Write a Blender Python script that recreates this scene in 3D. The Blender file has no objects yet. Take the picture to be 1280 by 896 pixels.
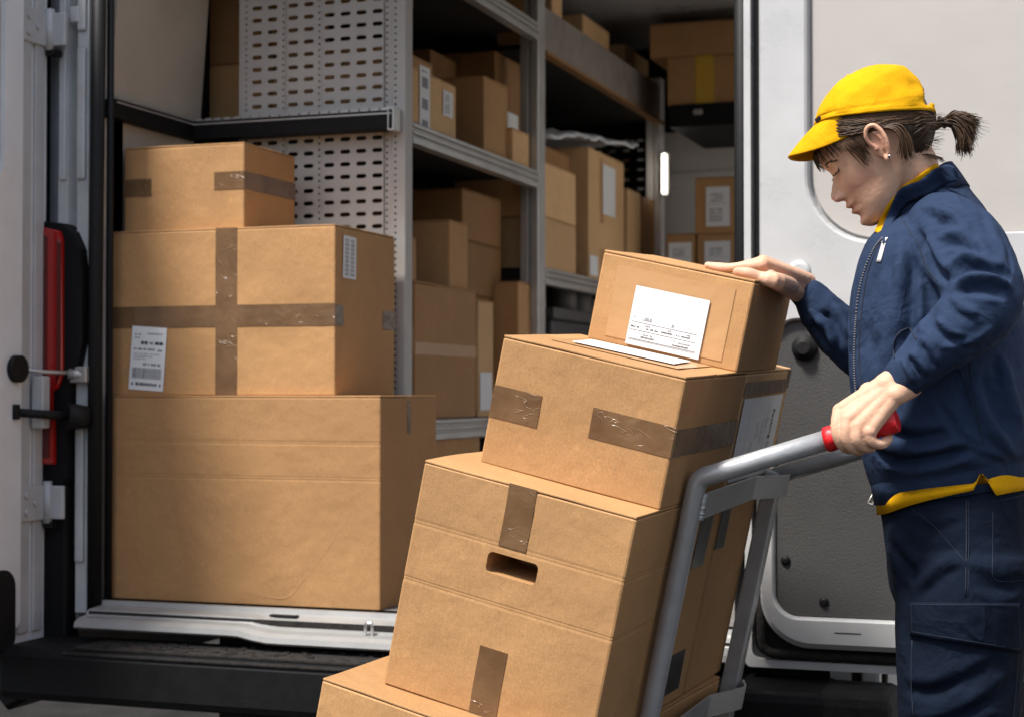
import bpy, bmesh, math, random
import numpy as np
from mathutils import Vector, Matrix, noise as mnoise
from mathutils.bvhtree import BVHTree
random.seed(7); rng = np.random.default_rng(7)
sc = bpy.context.scene
COL = sc.collection
R_ = math.radians
# ------------------------------------------------------------------ camera frame (metres, van axis = +Y, floor of street = z 0)
FPX = 2100.0; YAW = R_(19.3); PIT = math.atan(41/FPX)
CAM = Vector((0, -3.5, 1.15))
FW = Vector((-math.sin(YAW)*math.cos(PIT), math.cos(YAW)*math.cos(PIT), math.sin(PIT)))
RT = Vector((math.cos(YAW), math.sin(YAW), 0)); UPV = RT.cross(FW)
def ray(u, v): return FW + RT*((u-640)/FPX) - UPV*((v-448)/FPX)
def at(u, v, d): return CAM + ray(u, v)*d                     # sight line at depth d
def onY(u, v, Y): r = ray(u, v); return CAM + r*((Y-CAM.y)/r.y)
def onX(u, v, X): r = ray(u, v); return CAM + r*((X-CAM.x)/r.x)
# ------------------------------------------------------------------ object helpers
def link(o): COL.objects.link(o); return o
def tag(o, label=None, cat=None, group=None, kind=None):
    if label: o['label'] = label
    if cat: o['category'] = cat
    if group: o['group'] = group
    if kind: o['kind'] = kind
    return o
def thing(name, label, cat, loc=(0,0,0), group=None, mat=None):
    o = bpy.data.objects.new(name, None); link(o); o.empty_display_size = .05
    if mat is not None: o.matrix_world = mat
    else: o.location = loc
    return tag(o, label, cat, group)
def mesh_obj(name, me, mats, parent=None, smooth=False):
    o = bpy.data.objects.new(name, me); link(o)
    if not isinstance(mats, (list, tuple)): mats = [mats]
    for m in mats: me.materials.append(m)
    if smooth:
        me.polygons.foreach_set('use_smooth', [True]*len(me.polygons))
    if parent is not None: o.parent = parent
    return o
def bm_obj(name, bm, mats, parent=None, smooth=False):
    bmesh.ops.recalc_face_normals(bm, faces=bm.faces)
    me = bpy.data.meshes.new(name); bm.to_mesh(me); bm.free()
    return mesh_obj(name, me, mats, parent, smooth)
def pydata(name, v, f, mats, parent=None, smooth=False):
    me = bpy.data.meshes.new(name); me.from_pydata([tuple(p) for p in v], [], f); me.update()
    return mesh_obj(name, me, mats, parent, smooth)
def box(bm, lo, hi, mi=0, bev=0, mtx=None):
    lo = Vector(lo); hi = Vector(hi)
    r = bmesh.ops.create_cube(bm, size=1)
    vs = r['verts']
    c = (lo+hi)/2; s = hi-lo
    for v in vs: v.co = Vector((v.co.x*s.x, v.co.y*s.y, v.co.z*s.z)) + c
    fs = set(f for v in vs for f in v.link_faces)
    for f in fs: f.material_index = mi
    if bev > 0:
        es = list(set(e for v in vs for e in v.link_edges))
        r2 = bmesh.ops.bevel(bm, geom=es, offset=bev, segments=2, affect='EDGES', profile=.5)
        vs = list(set(v for f in r2['faces'] for v in f.verts) | set(v for v in vs if v.is_valid))
        for f in r2['faces']: f.material_index = mi
    if mtx is not None:
        vv = set()
        for v in vs:
            if v.is_valid: vv.add(v)
        for v in vv: v.co = mtx @ v.co
    return vs
def boxo(name, lo, hi, m, parent=None, bev=.002):
    bm = bmesh.new(); box(bm, lo, hi, 0, bev); return bm_obj(name, bm, m, parent)
def tube(bm, pts, r, n=12, mi=0, cap=True):
    pts = [Vector(p) for p in pts]
    rs = r if isinstance(r, (list, tuple)) else [r]*len(pts)
    rings = []; ref = None
    for i, p in enumerate(pts):
        t = (pts[min(i+1, len(pts)-1)] - pts[max(i-1, 0)]).normalized()
        if ref is None:
            ref = t.orthogonal().normalized()
        ref = (ref - t*ref.dot(t)).normalized(); b = t.cross(ref)
        rings.append([bm.verts.new(p + (ref*math.cos(2*math.pi*k/n) + b*math.sin(2*math.pi*k/n))*rs[i]) for k in range(n)])
    for a, b in zip(rings, rings[1:]):
        for k in range(n):
            f = bm.faces.new((a[k], a[(k+1) % n], b[(k+1) % n], b[k])); f.material_index = mi; f.smooth = True
    if cap:
        for rg in (rings[0][::-1], rings[-1]):
            f = bm.faces.new(rg); f.material_index = mi
    return rings
def tubeo(name, pts, r, m, parent=None, n=12):
    bm = bmesh.new(); tube(bm, pts, r, n); return bm_obj(name, bm, m, parent)
def round_path(pts, rad, k=6):
    """polyline with its inner corners rounded"""
    pts = [Vector(p) for p in pts]; out = [pts[0]]
    for a, b, c in zip(pts, pts[1:], pts[2:]):
        d1 = (a-b).normalized(); d2 = (c-b).normalized()
        for i in range(k+1):
            t = i/k; p0 = b+d1*rad; p2 = b+d2*rad
            out.append(p0*(1-t)**2 + b*2*t*(1-t) + p2*t*t)
    out.append(pts[-1]); return out
def extrude_profile(name, prof, z0, z1, m, parent=None, closed=True):
    """closed XY outline pulled up from z0 to z1"""
    bm = bmesh.new()
    a = [bm.verts.new((x, y, z0)) for x, y in prof]; b = [bm.verts.new((x, y, z1)) for x, y in prof]
    n = len(prof)
    for i in range(n if closed else n-1): bm.faces.new((a[i], a[(i+1) % n], b[(i+1) % n], b[i]))
    if closed: bm.faces.new(a[::-1]); bm.faces.new(b)
    return bm_obj(name, bm, m, parent)
def rrect(x0, x1, z0, z1, r, k=7):
    """rounded rectangle; r = (bl, br, tr, tl)"""
    out = []
    for (cx, cz, a0, rr) in ((x0+r[0], z0+r[0], 180, r[0]), (x1-r[1], z0+r[1], 270, r[1]), (x1-r[2], z1-r[2], 0, r[2]), (x0+r[3], z1-r[3], 90, r[3])):
        for i in range(k+1):
            a = R_(a0 + 90*i/k); out.append((cx + rr*math.cos(a), cz + rr*math.sin(a)))
    return out
def slab_from(bm, outline, y0, y1, mi=0, chamfer=0):
    """XZ outline given thickness in Y (front face at y0)"""
    n = len(outline)
    cx = sum(p[0] for p in outline)/n; cz = sum(p[1] for p in outline)/n
    def shr(p, c):
        dx, dz = p[0]-cx, p[1]-cz; L = math.hypot(dx, dz); return (p[0]-dx/L*c, p[1]-dz/L*c)
    rows = []
    s = 1 if y1 > y0 else -1
    if chamfer:
        rows.append([bm.verts.new((shr(p, chamfer)[0], y0, shr(p, chamfer)[1])) for p in outline])
        rows.append([bm.verts.new((p[0], y0+s*chamfer, p[1])) for p in outline])
    else: rows.append([bm.verts.new((p[0], y0, p[1])) for p in outline])
    rows.append([bm.verts.new((p[0], y1, p[1])) for p in outline])
    for a, b in zip(rows, rows[1:]):
        for i in range(n): f = bm.faces.new((a[i], a[(i+1) % n], b[(i+1) % n], b[i])); f.material_index = mi
    f = bm.faces.new(rows[0][::-1]); f.material_index = mi; f = bm.faces.new(rows[-1]); f.material_index = mi
def ring_slab(bm, outer, inner, y0, y1, mi=0, ch=.004):
    """frame between two outlines with the same number of points, front at y0, chamfered inner lip"""
    n = len(outer)
    rows = [[bm.verts.new((p[0], y1, p[1])) for p in outer], [bm.verts.new((p[0], y0, p[1])) for p in outer],
            [bm.verts.new((p[0], y0, p[1])) for p in inner], [bm.verts.new((p[0]*1.0, y1, p[1])) for p in inner]]
    for a, b in zip(rows, rows[1:]+rows[:1]):
        for i in range(n): f = bm.faces.new((a[i], a[(i+1) % n], b[(i+1) % n], b[i])); f.material_index = mi
# ------------------------------------------------------------------ materials
def mat(name, col, rough=.6, metal=0, spec=.5, var=.0, vscale=8, bump=0, bscale=60, coat=0, sss=0):
    m = bpy.data.materials.new(name); m.use_nodes = True; nt = m.node_tree; N = nt.nodes; Lk = nt.links
    b = N['Principled BSDF']; b.inputs['Base Color'].default_value = (*col, 1); b.inputs['Roughness'].default_value = rough
    b.inputs['Metallic'].default_value = metal; b.inputs['Specular IOR Level'].default_value = spec
    if coat: b.inputs['Coat Weight'].default_value = coat; b.inputs['Coat Roughness'].default_value = .12
    if sss: b.inputs['Subsurface Weight'].default_value = sss; b.inputs['Subsurface Radius'].default_value = (.012, .005, .003); b.inputs['Subsurface Scale'].default_value = 1
    tc = N.new('ShaderNodeTexCoord')
    if var:
        n1 = N.new('ShaderNodeTexNoise'); n1.inputs['Scale'].default_value = vscale; n1.inputs['Detail'].default_value = 6; n1.inputs['Roughness'].default_value = .65
        Lk.new(tc.outputs['Object'], n1.inputs['Vector'])
        mr = N.new('ShaderNodeMapRange'); mr.inputs['From Min'].default_value = .3; mr.inputs['From Max'].default_value = .7
        mr.inputs['To Min'].default_value = 1-var; mr.inputs['To Max'].default_value = 1+var*.5
        Lk.new(n1.outputs['Fac'], mr.inputs['Value'])
        mx = N.new('ShaderNodeVectorMath'); mx.operation = 'SCALE'; mx.inputs[0].default_value = col
        Lk.new(mr.outputs[0], mx.inputs['Scale']); Lk.new(mx.outputs[0], b.inputs['Base Color'])
        mr2 = N.new('ShaderNodeMapRange'); mr2.inputs['To Min'].default_value = max(.05, rough-.12); mr2.inputs['To Max'].default_value = min(1, rough+.12)
        Lk.new(n1.outputs['Fac'], mr2.inputs['Value']); Lk.new(mr2.outputs[0], b.inputs['Roughness'])
    if bump:
        n2 = N.new('ShaderNodeTexNoise'); n2.inputs['Scale'].default_value = bscale; n2.inputs['Detail'].default_value = 2.2
        Lk.new(tc.outputs['Object'], n2.inputs['Vector'])
        bp = N.new('ShaderNodeBump'); bp.inputs['Strength'].default_value = 1; bp.inputs['Distance'].default_value = bump
        Lk.new(n2.outputs['Fac'], bp.inputs['Height']); Lk.new(bp.outputs[0], b.inputs['Normal'])
    return m
def creases_nodes(nt, vec, scale, width, dist, thr):
    """thin crease lines: where a warped noise crosses one half, only inside some patches"""
    N = nt.nodes; Lk = nt.links
    n = N.new('ShaderNodeTexNoise'); n.inputs['Scale'].default_value = scale; n.inputs['Detail'].default_value = 1.5; n.inputs['Distortion'].default_value = dist; Lk.new(vec, n.inputs['Vector'])
    s = N.new('ShaderNodeMath'); s.operation = 'SUBTRACT'; s.inputs[1].default_value = .5; Lk.new(n.outputs['Fac'], s.inputs[0])
    a = N.new('ShaderNodeMath'); a.operation = 'ABSOLUTE'; Lk.new(s.outputs[0], a.inputs[0])
    mr = N.new('ShaderNodeMapRange'); mr.inputs['From Min'].default_value = 0; mr.inputs['From Max'].default_value = width; mr.inputs['To Min'].default_value = 1; mr.inputs['To Max'].default_value = 0; Lk.new(a.outputs[0], mr.inputs['Value'])
    k = N.new('ShaderNodeTexNoise'); k.inputs['Scale'].default_value = scale*.6; k.inputs['Detail'].default_value = 1; Lk.new(vec, k.inputs['Vector'])
    m2 = N.new('ShaderNodeMapRange'); m2.inputs['From Min'].default_value = thr; m2.inputs['From Max'].default_value = thr+.12; Lk.new(k.outputs['Fac'], m2.inputs['Value'])
    mu = N.new('ShaderNodeMath'); mu.operation = 'MULTIPLY'; Lk.new(mr.outputs[0], mu.inputs[0]); Lk.new(m2.outputs[0], mu.inputs[1]); return mu.outputs[0], m2.outputs[0]
def cardboard(name, col):
    m = bpy.data.materials.new(name); m.use_nodes = True; nt = m.node_tree; N = nt.nodes; Lk = nt.links
    b = N['Principled BSDF']; b.inputs['Roughness'].default_value = .72; b.inputs['Specular IOR Level'].default_value = .3
    tc = N.new('ShaderNodeTexCoord'); oi = N.new('ShaderNodeObjectInfo')
    add = N.new('ShaderNodeVectorMath'); add.operation = 'ADD'; Lk.new(tc.outputs['Object'], add.inputs[0]); 
    sc3 = N.new('ShaderNodeVectorMath'); sc3.operation = 'SCALE'; sc3.inputs[0].default_value = (7, 3, 5); Lk.new(oi.outputs['Random'], sc3.inputs['Scale']); Lk.new(sc3.outputs[0], add.inputs[1])
    big = N.new('ShaderNodeTexNoise'); big.inputs['Scale'].default_value = 5; big.inputs['Detail'].default_value = 5; Lk.new(add.outputs[0], big.inputs['Vector'])
    mp = N.new('ShaderNodeMapping'); mp.inputs['Scale'].default_value = (1, 1, .8); Lk.new(add.outputs[0], mp.inputs['Vector'])
    fib = N.new('ShaderNodeTexNoise'); fib.inputs['Scale'].default_value = 420; fib.inputs['Detail'].default_value = 3; Lk.new(mp.outputs[0], fib.inputs['Vector'])
    med = N.new('ShaderNodeTexNoise'); med.inputs['Scale'].default_value = 38; med.inputs['Detail'].default_value = 6; med.inputs['Roughness'].default_value = .7; Lk.new(add.outputs[0], med.inputs['Vector'])
    def mr(src, a, c, lo=.25, hi=.75):
        n = N.new('ShaderNodeMapRange'); n.inputs['From Min'].default_value = lo; n.inputs['From Max'].default_value = hi
        n.inputs['To Min'].default_value = a; n.inputs['To Max'].default_value = c; Lk.new(src, n.inputs['Value']); return n.outputs[0]
    def mul(a, c):
        n = N.new('ShaderNodeMath'); n.operation = 'MULTIPLY'; Lk.new(a, n.inputs[0]); Lk.new(c, n.inputs[1]); return n.outputs[0]
    k = mul(mul(mr(big.outputs['Fac'], .90, 1.07), mr(fib.outputs['Fac'], .84, 1.16)), mul(mr(med.outputs['Fac'], .965, 1.03), mr(oi.outputs['Random'], .84, 1.06, 0, 1)))
    scf = N.new('ShaderNodeTexNoise'); scf.inputs['Scale'].default_value = 17; scf.inputs['Detail'].default_value = 9; scf.inputs['Roughness'].default_value = .75; Lk.new(add.outputs[0], scf.inputs['Vector'])
    k = mul(k, mr(scf.outputs['Fac'], 1.0, 1.16, .60, .68)); k = mul(k, mr(scf.outputs['Fac'], .86, 1.0, .30, .38))
    sv = N.new('ShaderNodeVectorMath'); sv.operation = 'SCALE'; sv.inputs[0].default_value = col; Lk.new(k, sv.inputs['Scale']); Lk.new(sv.outputs[0], b.inputs['Base Color'])
    wv = N.new('ShaderNodeTexWave'); wv.bands_direction = 'DIAGONAL'; wv.inputs['Scale'].default_value = 1; wv.inputs['Distortion'].default_value = .6
    mp2 = N.new('ShaderNodeMapping'); mp2.inputs['Scale'].default_value = (75, 75, 0); Lk.new(tc.outputs['Object'], mp2.inputs['Vector']); Lk.new(mp2.outputs[0], wv.inputs['Vector'])
    dent = N.new('ShaderNodeTexNoise'); dent.inputs['Scale'].default_value = 9; dent.inputs['Detail'].default_value = 3; Lk.new(add.outputs[0], dent.inputs['Vector'])
    b1 = N.new('ShaderNodeBump'); b1.inputs['Distance'].default_value = .00005; Lk.new(wv.outputs['Fac'], b1.inputs['Height'])
    b2 = N.new('ShaderNodeBump'); b2.inputs['Distance'].default_value = .010; b2.inputs['Strength'].default_value = .7; Lk.new(dent.outputs['Fac'], b2.inputs['Height']); Lk.new(b1.outputs[0], b2.inputs['Normal'])
    b3 = N.new('ShaderNodeBump'); b3.inputs['Distance'].default_value = .0006; Lk.new(med.outputs['Fac'], b3.inputs['Height']); Lk.new(b2.outputs[0], b3.inputs['Normal'])
    cz, _ = creases_nodes(nt, add.outputs[0], 3.2, .004, .35, .58)
    b4 = N.new('ShaderNodeBump'); b4.inputs['Distance'].default_value = .0006; Lk.new(cz, b4.inputs['Height']); Lk.new(b3.outputs[0], b4.inputs['Normal']); Lk.new(b4.outputs[0], b.inputs['Normal'])
    return m
M = {}
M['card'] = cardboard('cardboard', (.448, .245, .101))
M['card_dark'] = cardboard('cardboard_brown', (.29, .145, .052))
M['card_brightened'] = cardboard('cardboard_brightened', (.64, .395, .19))  # base raised to stand in for side-door daylight on far bay cartons
def tape_mat():
    m = bpy.data.materials.new('packing_tape'); m.use_nodes = True; nt = m.node_tree; N = nt.nodes; Lk = nt.links
    b = N['Principled BSDF']; b.inputs['Roughness'].default_value = .24; b.inputs['Specular IOR Level'].default_value = .5
    tc = N.new('ShaderNodeTexCoord')
    n1 = N.new('ShaderNodeTexNoise'); n1.inputs['Scale'].default_value = 14; n1.inputs['Detail'].default_value = 3; Lk.new(tc.outputs['Object'], n1.inputs['Vector'])
    cr = N.new('ShaderNodeValToRGB'); cr.color_ramp.elements[0].color = (.125, .066, .030, 1); cr.color_ramp.elements[1].color = (.185, .105, .050, 1)
    cr.color_ramp.elements[0].position = .35; cr.color_ramp.elements[1].position = .7
    Lk.new(n1.outputs['Fac'], cr.inputs[0])
    mpt = N.new('ShaderNodeMapping'); mpt.inputs['Scale'].default_value = (.7, .7, 1.8); Lk.new(tc.outputs['Object'], mpt.inputs['Vector'])
    cz, fac = creases_nodes(nt, mpt.outputs[0], 20, .014, .9, .50)
    mxx = N.new('ShaderNodeMix'); mxx.data_type = 'RGBA'; mxx.inputs['B'].default_value = (.30, .19, .105, 1); Lk.new(cr.outputs[0], mxx.inputs['A'])
    hf = N.new('ShaderNodeMath'); hf.operation = 'MULTIPLY'; hf.inputs[1].default_value = .6; Lk.new(cz, hf.inputs[0]); Lk.new(hf.outputs[0], mxx.inputs['Factor']); Lk.new(mxx.outputs['Result'], b.inputs['Base Color'])
    n2 = N.new('ShaderNodeTexNoise'); n2.inputs['Scale'].default_value = 22; n2.inputs['Detail'].default_value = 2; n2.inputs['Distortion'].default_value = 1.0; Lk.new(tc.outputs['Object'], n2.inputs['Vector'])
    bp = N.new('ShaderNodeBump'); bp.inputs['Distance'].default_value = .0014; Lk.new(n2.outputs['Fac'], bp.inputs['Height'])
    b3 = N.new('ShaderNodeBump'); b3.inputs['Distance'].default_value = .0012; Lk.new(cz, b3.inputs['Height']); Lk.new(bp.outputs[0], b3.inputs['Normal']); Lk.new(b3.outputs[0], b.inputs['Normal'])
    return m
M['tape'] = tape_mat()
M['clear'] = mat('clear_tape', (.475, .268, .118), .36, spec=.45, bump=.0012, bscale=35)
M['paper'] = mat('label_paper', (.74, .74, .73), .55, bump=.0004, bscale=40)
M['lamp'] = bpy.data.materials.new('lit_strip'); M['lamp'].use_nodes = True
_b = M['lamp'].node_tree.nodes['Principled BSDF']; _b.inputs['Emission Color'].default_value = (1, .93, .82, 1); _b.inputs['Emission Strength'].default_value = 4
M['ink'] = mat('label_ink', (.04, .04, .045), .6)
M['ink_grey'] = mat('label_ink_grey', (.22, .22, .24), .6)
M['van'] = mat('van_white_paint', (.50, .50, .49), .3, var=.14, vscale=5, coat=.4, bump=.0006, bscale=12)
M['pillar'] = mat('van_grey_white_paint', (.50, .505, .50), .34, var=.18, vscale=7, coat=.3, bump=.0006, bscale=14)
M['door_in'] = mat('door_white_paint', (.76, .78, .79), .32, var=.10, vscale=6, coat=.3, bump=.0006, bscale=12)
M['sill'] = mat('sill_paint', (.27, .27, .26), .4, var=.14, vscale=9, coat=.2, bump=.001, bscale=30)
M['cream'] = mat('cream_liner', (.47, .42, .35), .75, var=.10, vscale=6, bump=.0008, bscale=25)
M['bulk'] = mat('bulkhead_white', (.84, .81, .77), .6, var=.08, vscale=4)
M['rubber'] = mat('black_rubber', (.008, .008, .008), .6, spec=.25, bump=.0008, bscale=70)
M['black'] = mat('black_plastic', (.006, .006, .0065), .6, spec=.2, var=.3, vscale=30, bump=.0005, bscale=150)
M['dirty'] = mat('dirty_black_plastic', (.02, .018, .016), .8, spec=.3, var=.6, vscale=40, bump=.003, bscale=90)
M['steel'] = mat('galvanised_steel', (.48, .46, .43), .38, metal=.55, var=.14, vscale=12)
M['panel'] = mat('perforated_panel_paint', (.46, .43, .39), .5, var=.10, vscale=9)
M['truck'] = mat('grey_truck_paint', (.42, .425, .42), .40, metal=.45, var=.12, vscale=25, coat=.2, bump=.0005, bscale=90)
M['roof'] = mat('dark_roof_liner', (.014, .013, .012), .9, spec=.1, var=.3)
M['board_dk'] = mat('dark_shelf_board', (.035, .03, .026), .8, spec=.15, var=.3)
M['cream_door'] = mat('window_board', (.43, .405, .37), .6, var=.07, vscale=3, bump=.0006, bscale=20)
M['floor'] = mat('van_floor', (.16, .15, .14), .7, var=.3, vscale=20)
M['wood'] = mat('worn_board', (.23, .19, .16), .7, var=.3, vscale=14, bump=.001)
M['chrome'] = mat('bright_metal', (.62, .62, .62), .25, metal=.9)
M['bagmat'] = mat('plastic_wrap', (.62, .64, .66), .3, var=.12, vscale=20, bump=.01, bscale=25)
# black speckled board on the lower door
def speck():
    m = mat('speckled_door_board', (.06, .06, .058), .62, bump=.0008, bscale=260); nt = m.node_tree; N = nt.nodes; Lk = nt.links
    b = N['Principled BSDF']; tc = N.new('ShaderNodeTexCoord')
    n = N.new('ShaderNodeTexNoise'); n.inputs['Scale'].default_value = 480; n.inputs['Detail'].default_value = 3; Lk.new(tc.outputs['Object'], n.inputs['Vector'])
    n2 = N.new('ShaderNodeTexNoise'); n2.inputs['Scale'].default_value = 9; n2.inputs['Detail'].default_value = 6; Lk.new(tc.outputs['Object'], n2.inputs['Vector'])
    a = N.new('ShaderNodeMath'); a.operation = 'MULTIPLY_ADD'; a.inputs[1].default_value = .7; Lk.new(n.outputs['Fac'], a.inputs[0])
    s = N.new('ShaderNodeMath'); s.operation = 'MULTIPLY'; s.inputs[1].default_value = .3; Lk.new(n2.outputs['Fac'], s.inputs[0]); Lk.new(s.outputs[0], a.inputs[2])
    cr = N.new('ShaderNodeValToRGB'); cr.color_ramp.elements[0].position = .36; cr.color_ramp.elements[0].color = (.040, .039, .038, 1)
    cr.color_ramp.elements[1].position = .66; cr.color_ramp.elements[1].color = (.064, .062, .059, 1)
    Lk.new(a.outputs[0], cr.inputs[0]); Lk.new(cr.outputs[0], b.inputs['Base Color']); return m
M['speck'] = speck()
M['red_lens'] = mat('red_lens', (.40, .006, .004), .14, coat=1)
M['red_dark'] = mat('dark_red_lens', (.10, .003, .003), .2, coat=.6)
M['grip'] = mat('red_rubber_grip', (.62, .012, .018), .38, var=.15, vscale=60, bump=.001, bscale=120)
def fabric(name, col, twill=900, rough=.85, sheen=.2, bd=.0004, wrk=.020):
    m = mat(name, col, rough, var=.12, vscale=14); nt = m.node_tree; N = nt.nodes; Lk = nt.links
    b = N['Principled BSDF']; b.inputs['Sheen Weight'].default_value = sheen; b.inputs['Sheen Roughness'].default_value = .4; b.inputs['Specular IOR Level'].default_value = .12
    tc = N.new('ShaderNodeTexCoord')
    w = N.new('ShaderNodeTexNoise'); w.inputs['Scale'].default_value = twill; w.inputs['Detail'].default_value = 1; Lk.new(tc.outputs['Object'], w.inputs['Vector'])
    n = N.new('ShaderNodeTexNoise'); n.inputs['Scale'].default_value = 26; n.inputs['Detail'].default_value = 4; n.inputs['Distortion'].default_value = .8; Lk.new(tc.outputs['Object'], n.inputs['Vector'])
    b1 = N.new('ShaderNodeBump'); b1.inputs['Distance'].default_value = bd; Lk.new(w.outputs['Fac'], b1.inputs['Height'])
    b2 = N.new('ShaderNodeBump'); b2.inputs['Distance'].default_value = .004; b2.inputs['Strength'].default_value = .8; Lk.new(n.outputs['Fac'], b2.inputs['Height']); Lk.new(b1.outputs[0], b2.inputs['Normal'])
    k = N.new('ShaderNodeTexNoise'); k.inputs['Scale'].default_value = 8; k.inputs['Detail'].default_value = 3.5; k.inputs['Roughness'].default_value = .55; k.inputs['Distortion'].default_value = .35; Lk.new(tc.outputs['Object'], k.inputs['Vector'])
    s_ = N.new('ShaderNodeMath'); s_.operation = 'SUBTRACT'; s_.inputs[1].default_value = .5; Lk.new(k.outputs['Fac'], s_.inputs[0]); a_ = N.new('ShaderNodeMath'); a_.operation = 'ABSOLUTE'; Lk.new(s_.outputs[0], a_.inputs[0])
    b5 = N.new('ShaderNodeBump'); b5.invert = True; b5.inputs['Distance'].default_value = wrk; b5.inputs['Strength'].default_value = 1; Lk.new(a_.outputs[0], b5.inputs['Height']); Lk.new(b2.outputs[0], b5.inputs['Normal'])
    Lk.new(b5.outputs[0], b.inputs['Normal']); return m
M['navy'] = fabric('navy_jacket_fabric', (.021, .036, .074), sheen=0)
M['navy_dk'] = fabric('navy_trouser_fabric', (.0042, .0085, .019), sheen=0)
M['thread'] = mat('dark_seam_thread', (.006, .010, .022), .8)
M['yellow'] = fabric('yellow_cotton', (.66, .33, .003), twill=1400, sheen=.0, bd=.0002, wrk=.006)
M['cap'] = fabric('yellow_cap_cotton', (.66, .335, .003), twill=1400, sheen=.0, bd=.0004, wrk=.008)
M['grey_patch'] = mat('pale_patch', (.55, .54, .52), .7)
M['shoe'] = mat('black_leather', (.02, .02, .02), .45)
# asphalt
def asphalt():
    m = mat('asphalt', (.045, .042, .04), .95, spec=.08, bump=.006, bscale=90); nt = m.node_tree; N = nt.nodes; Lk = nt.links
    b = N['Principled BSDF']; tc = N.new('ShaderNodeTexCoord')
    n = N.new('ShaderNodeTexNoise'); n.inputs['Scale'].default_value = 3; n.inputs['Detail'].default_value = 8; Lk.new(tc.outputs['Object'], n.inputs['Vector'])
    v = N.new('ShaderNodeTexNoise'); v.inputs['Scale'].default_value = 140; v.inputs['Detail'].default_value = 2; Lk.new(tc.outputs['Object'], v.inputs['Vector'])
    a = N.new('ShaderNodeMath'); a.operation = 'ADD'; Lk.new(n.outputs['Fac'], a.inputs[0]); Lk.new(v.outputs['Fac'], a.inputs[1])
    cr = N.new('ShaderNodeValToRGB'); cr.color_ramp.elements[0].position = .75; cr.color_ramp.elements[0].color = (.010, .009, .008, 1)
    cr.color_ramp.elements[1].position = 1.25; cr.color_ramp.elements[1].color = (.036, .033, .030, 1)
    h = N.new('ShaderNodeMath'); h.operation = 'MULTIPLY'; h.inputs[1].default_value = .8; Lk.new(a.outputs[0], h.inputs[0]); Lk.new(h.outputs[0], cr.inputs[0])
    cr.color_ramp.elements[0].position = .6; cr.color_ramp.elements[1].position = 1.0
    Lk.new(cr.outputs[0], b.inputs['Base Color']); return m
M['asphalt'] = asphalt()
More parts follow.
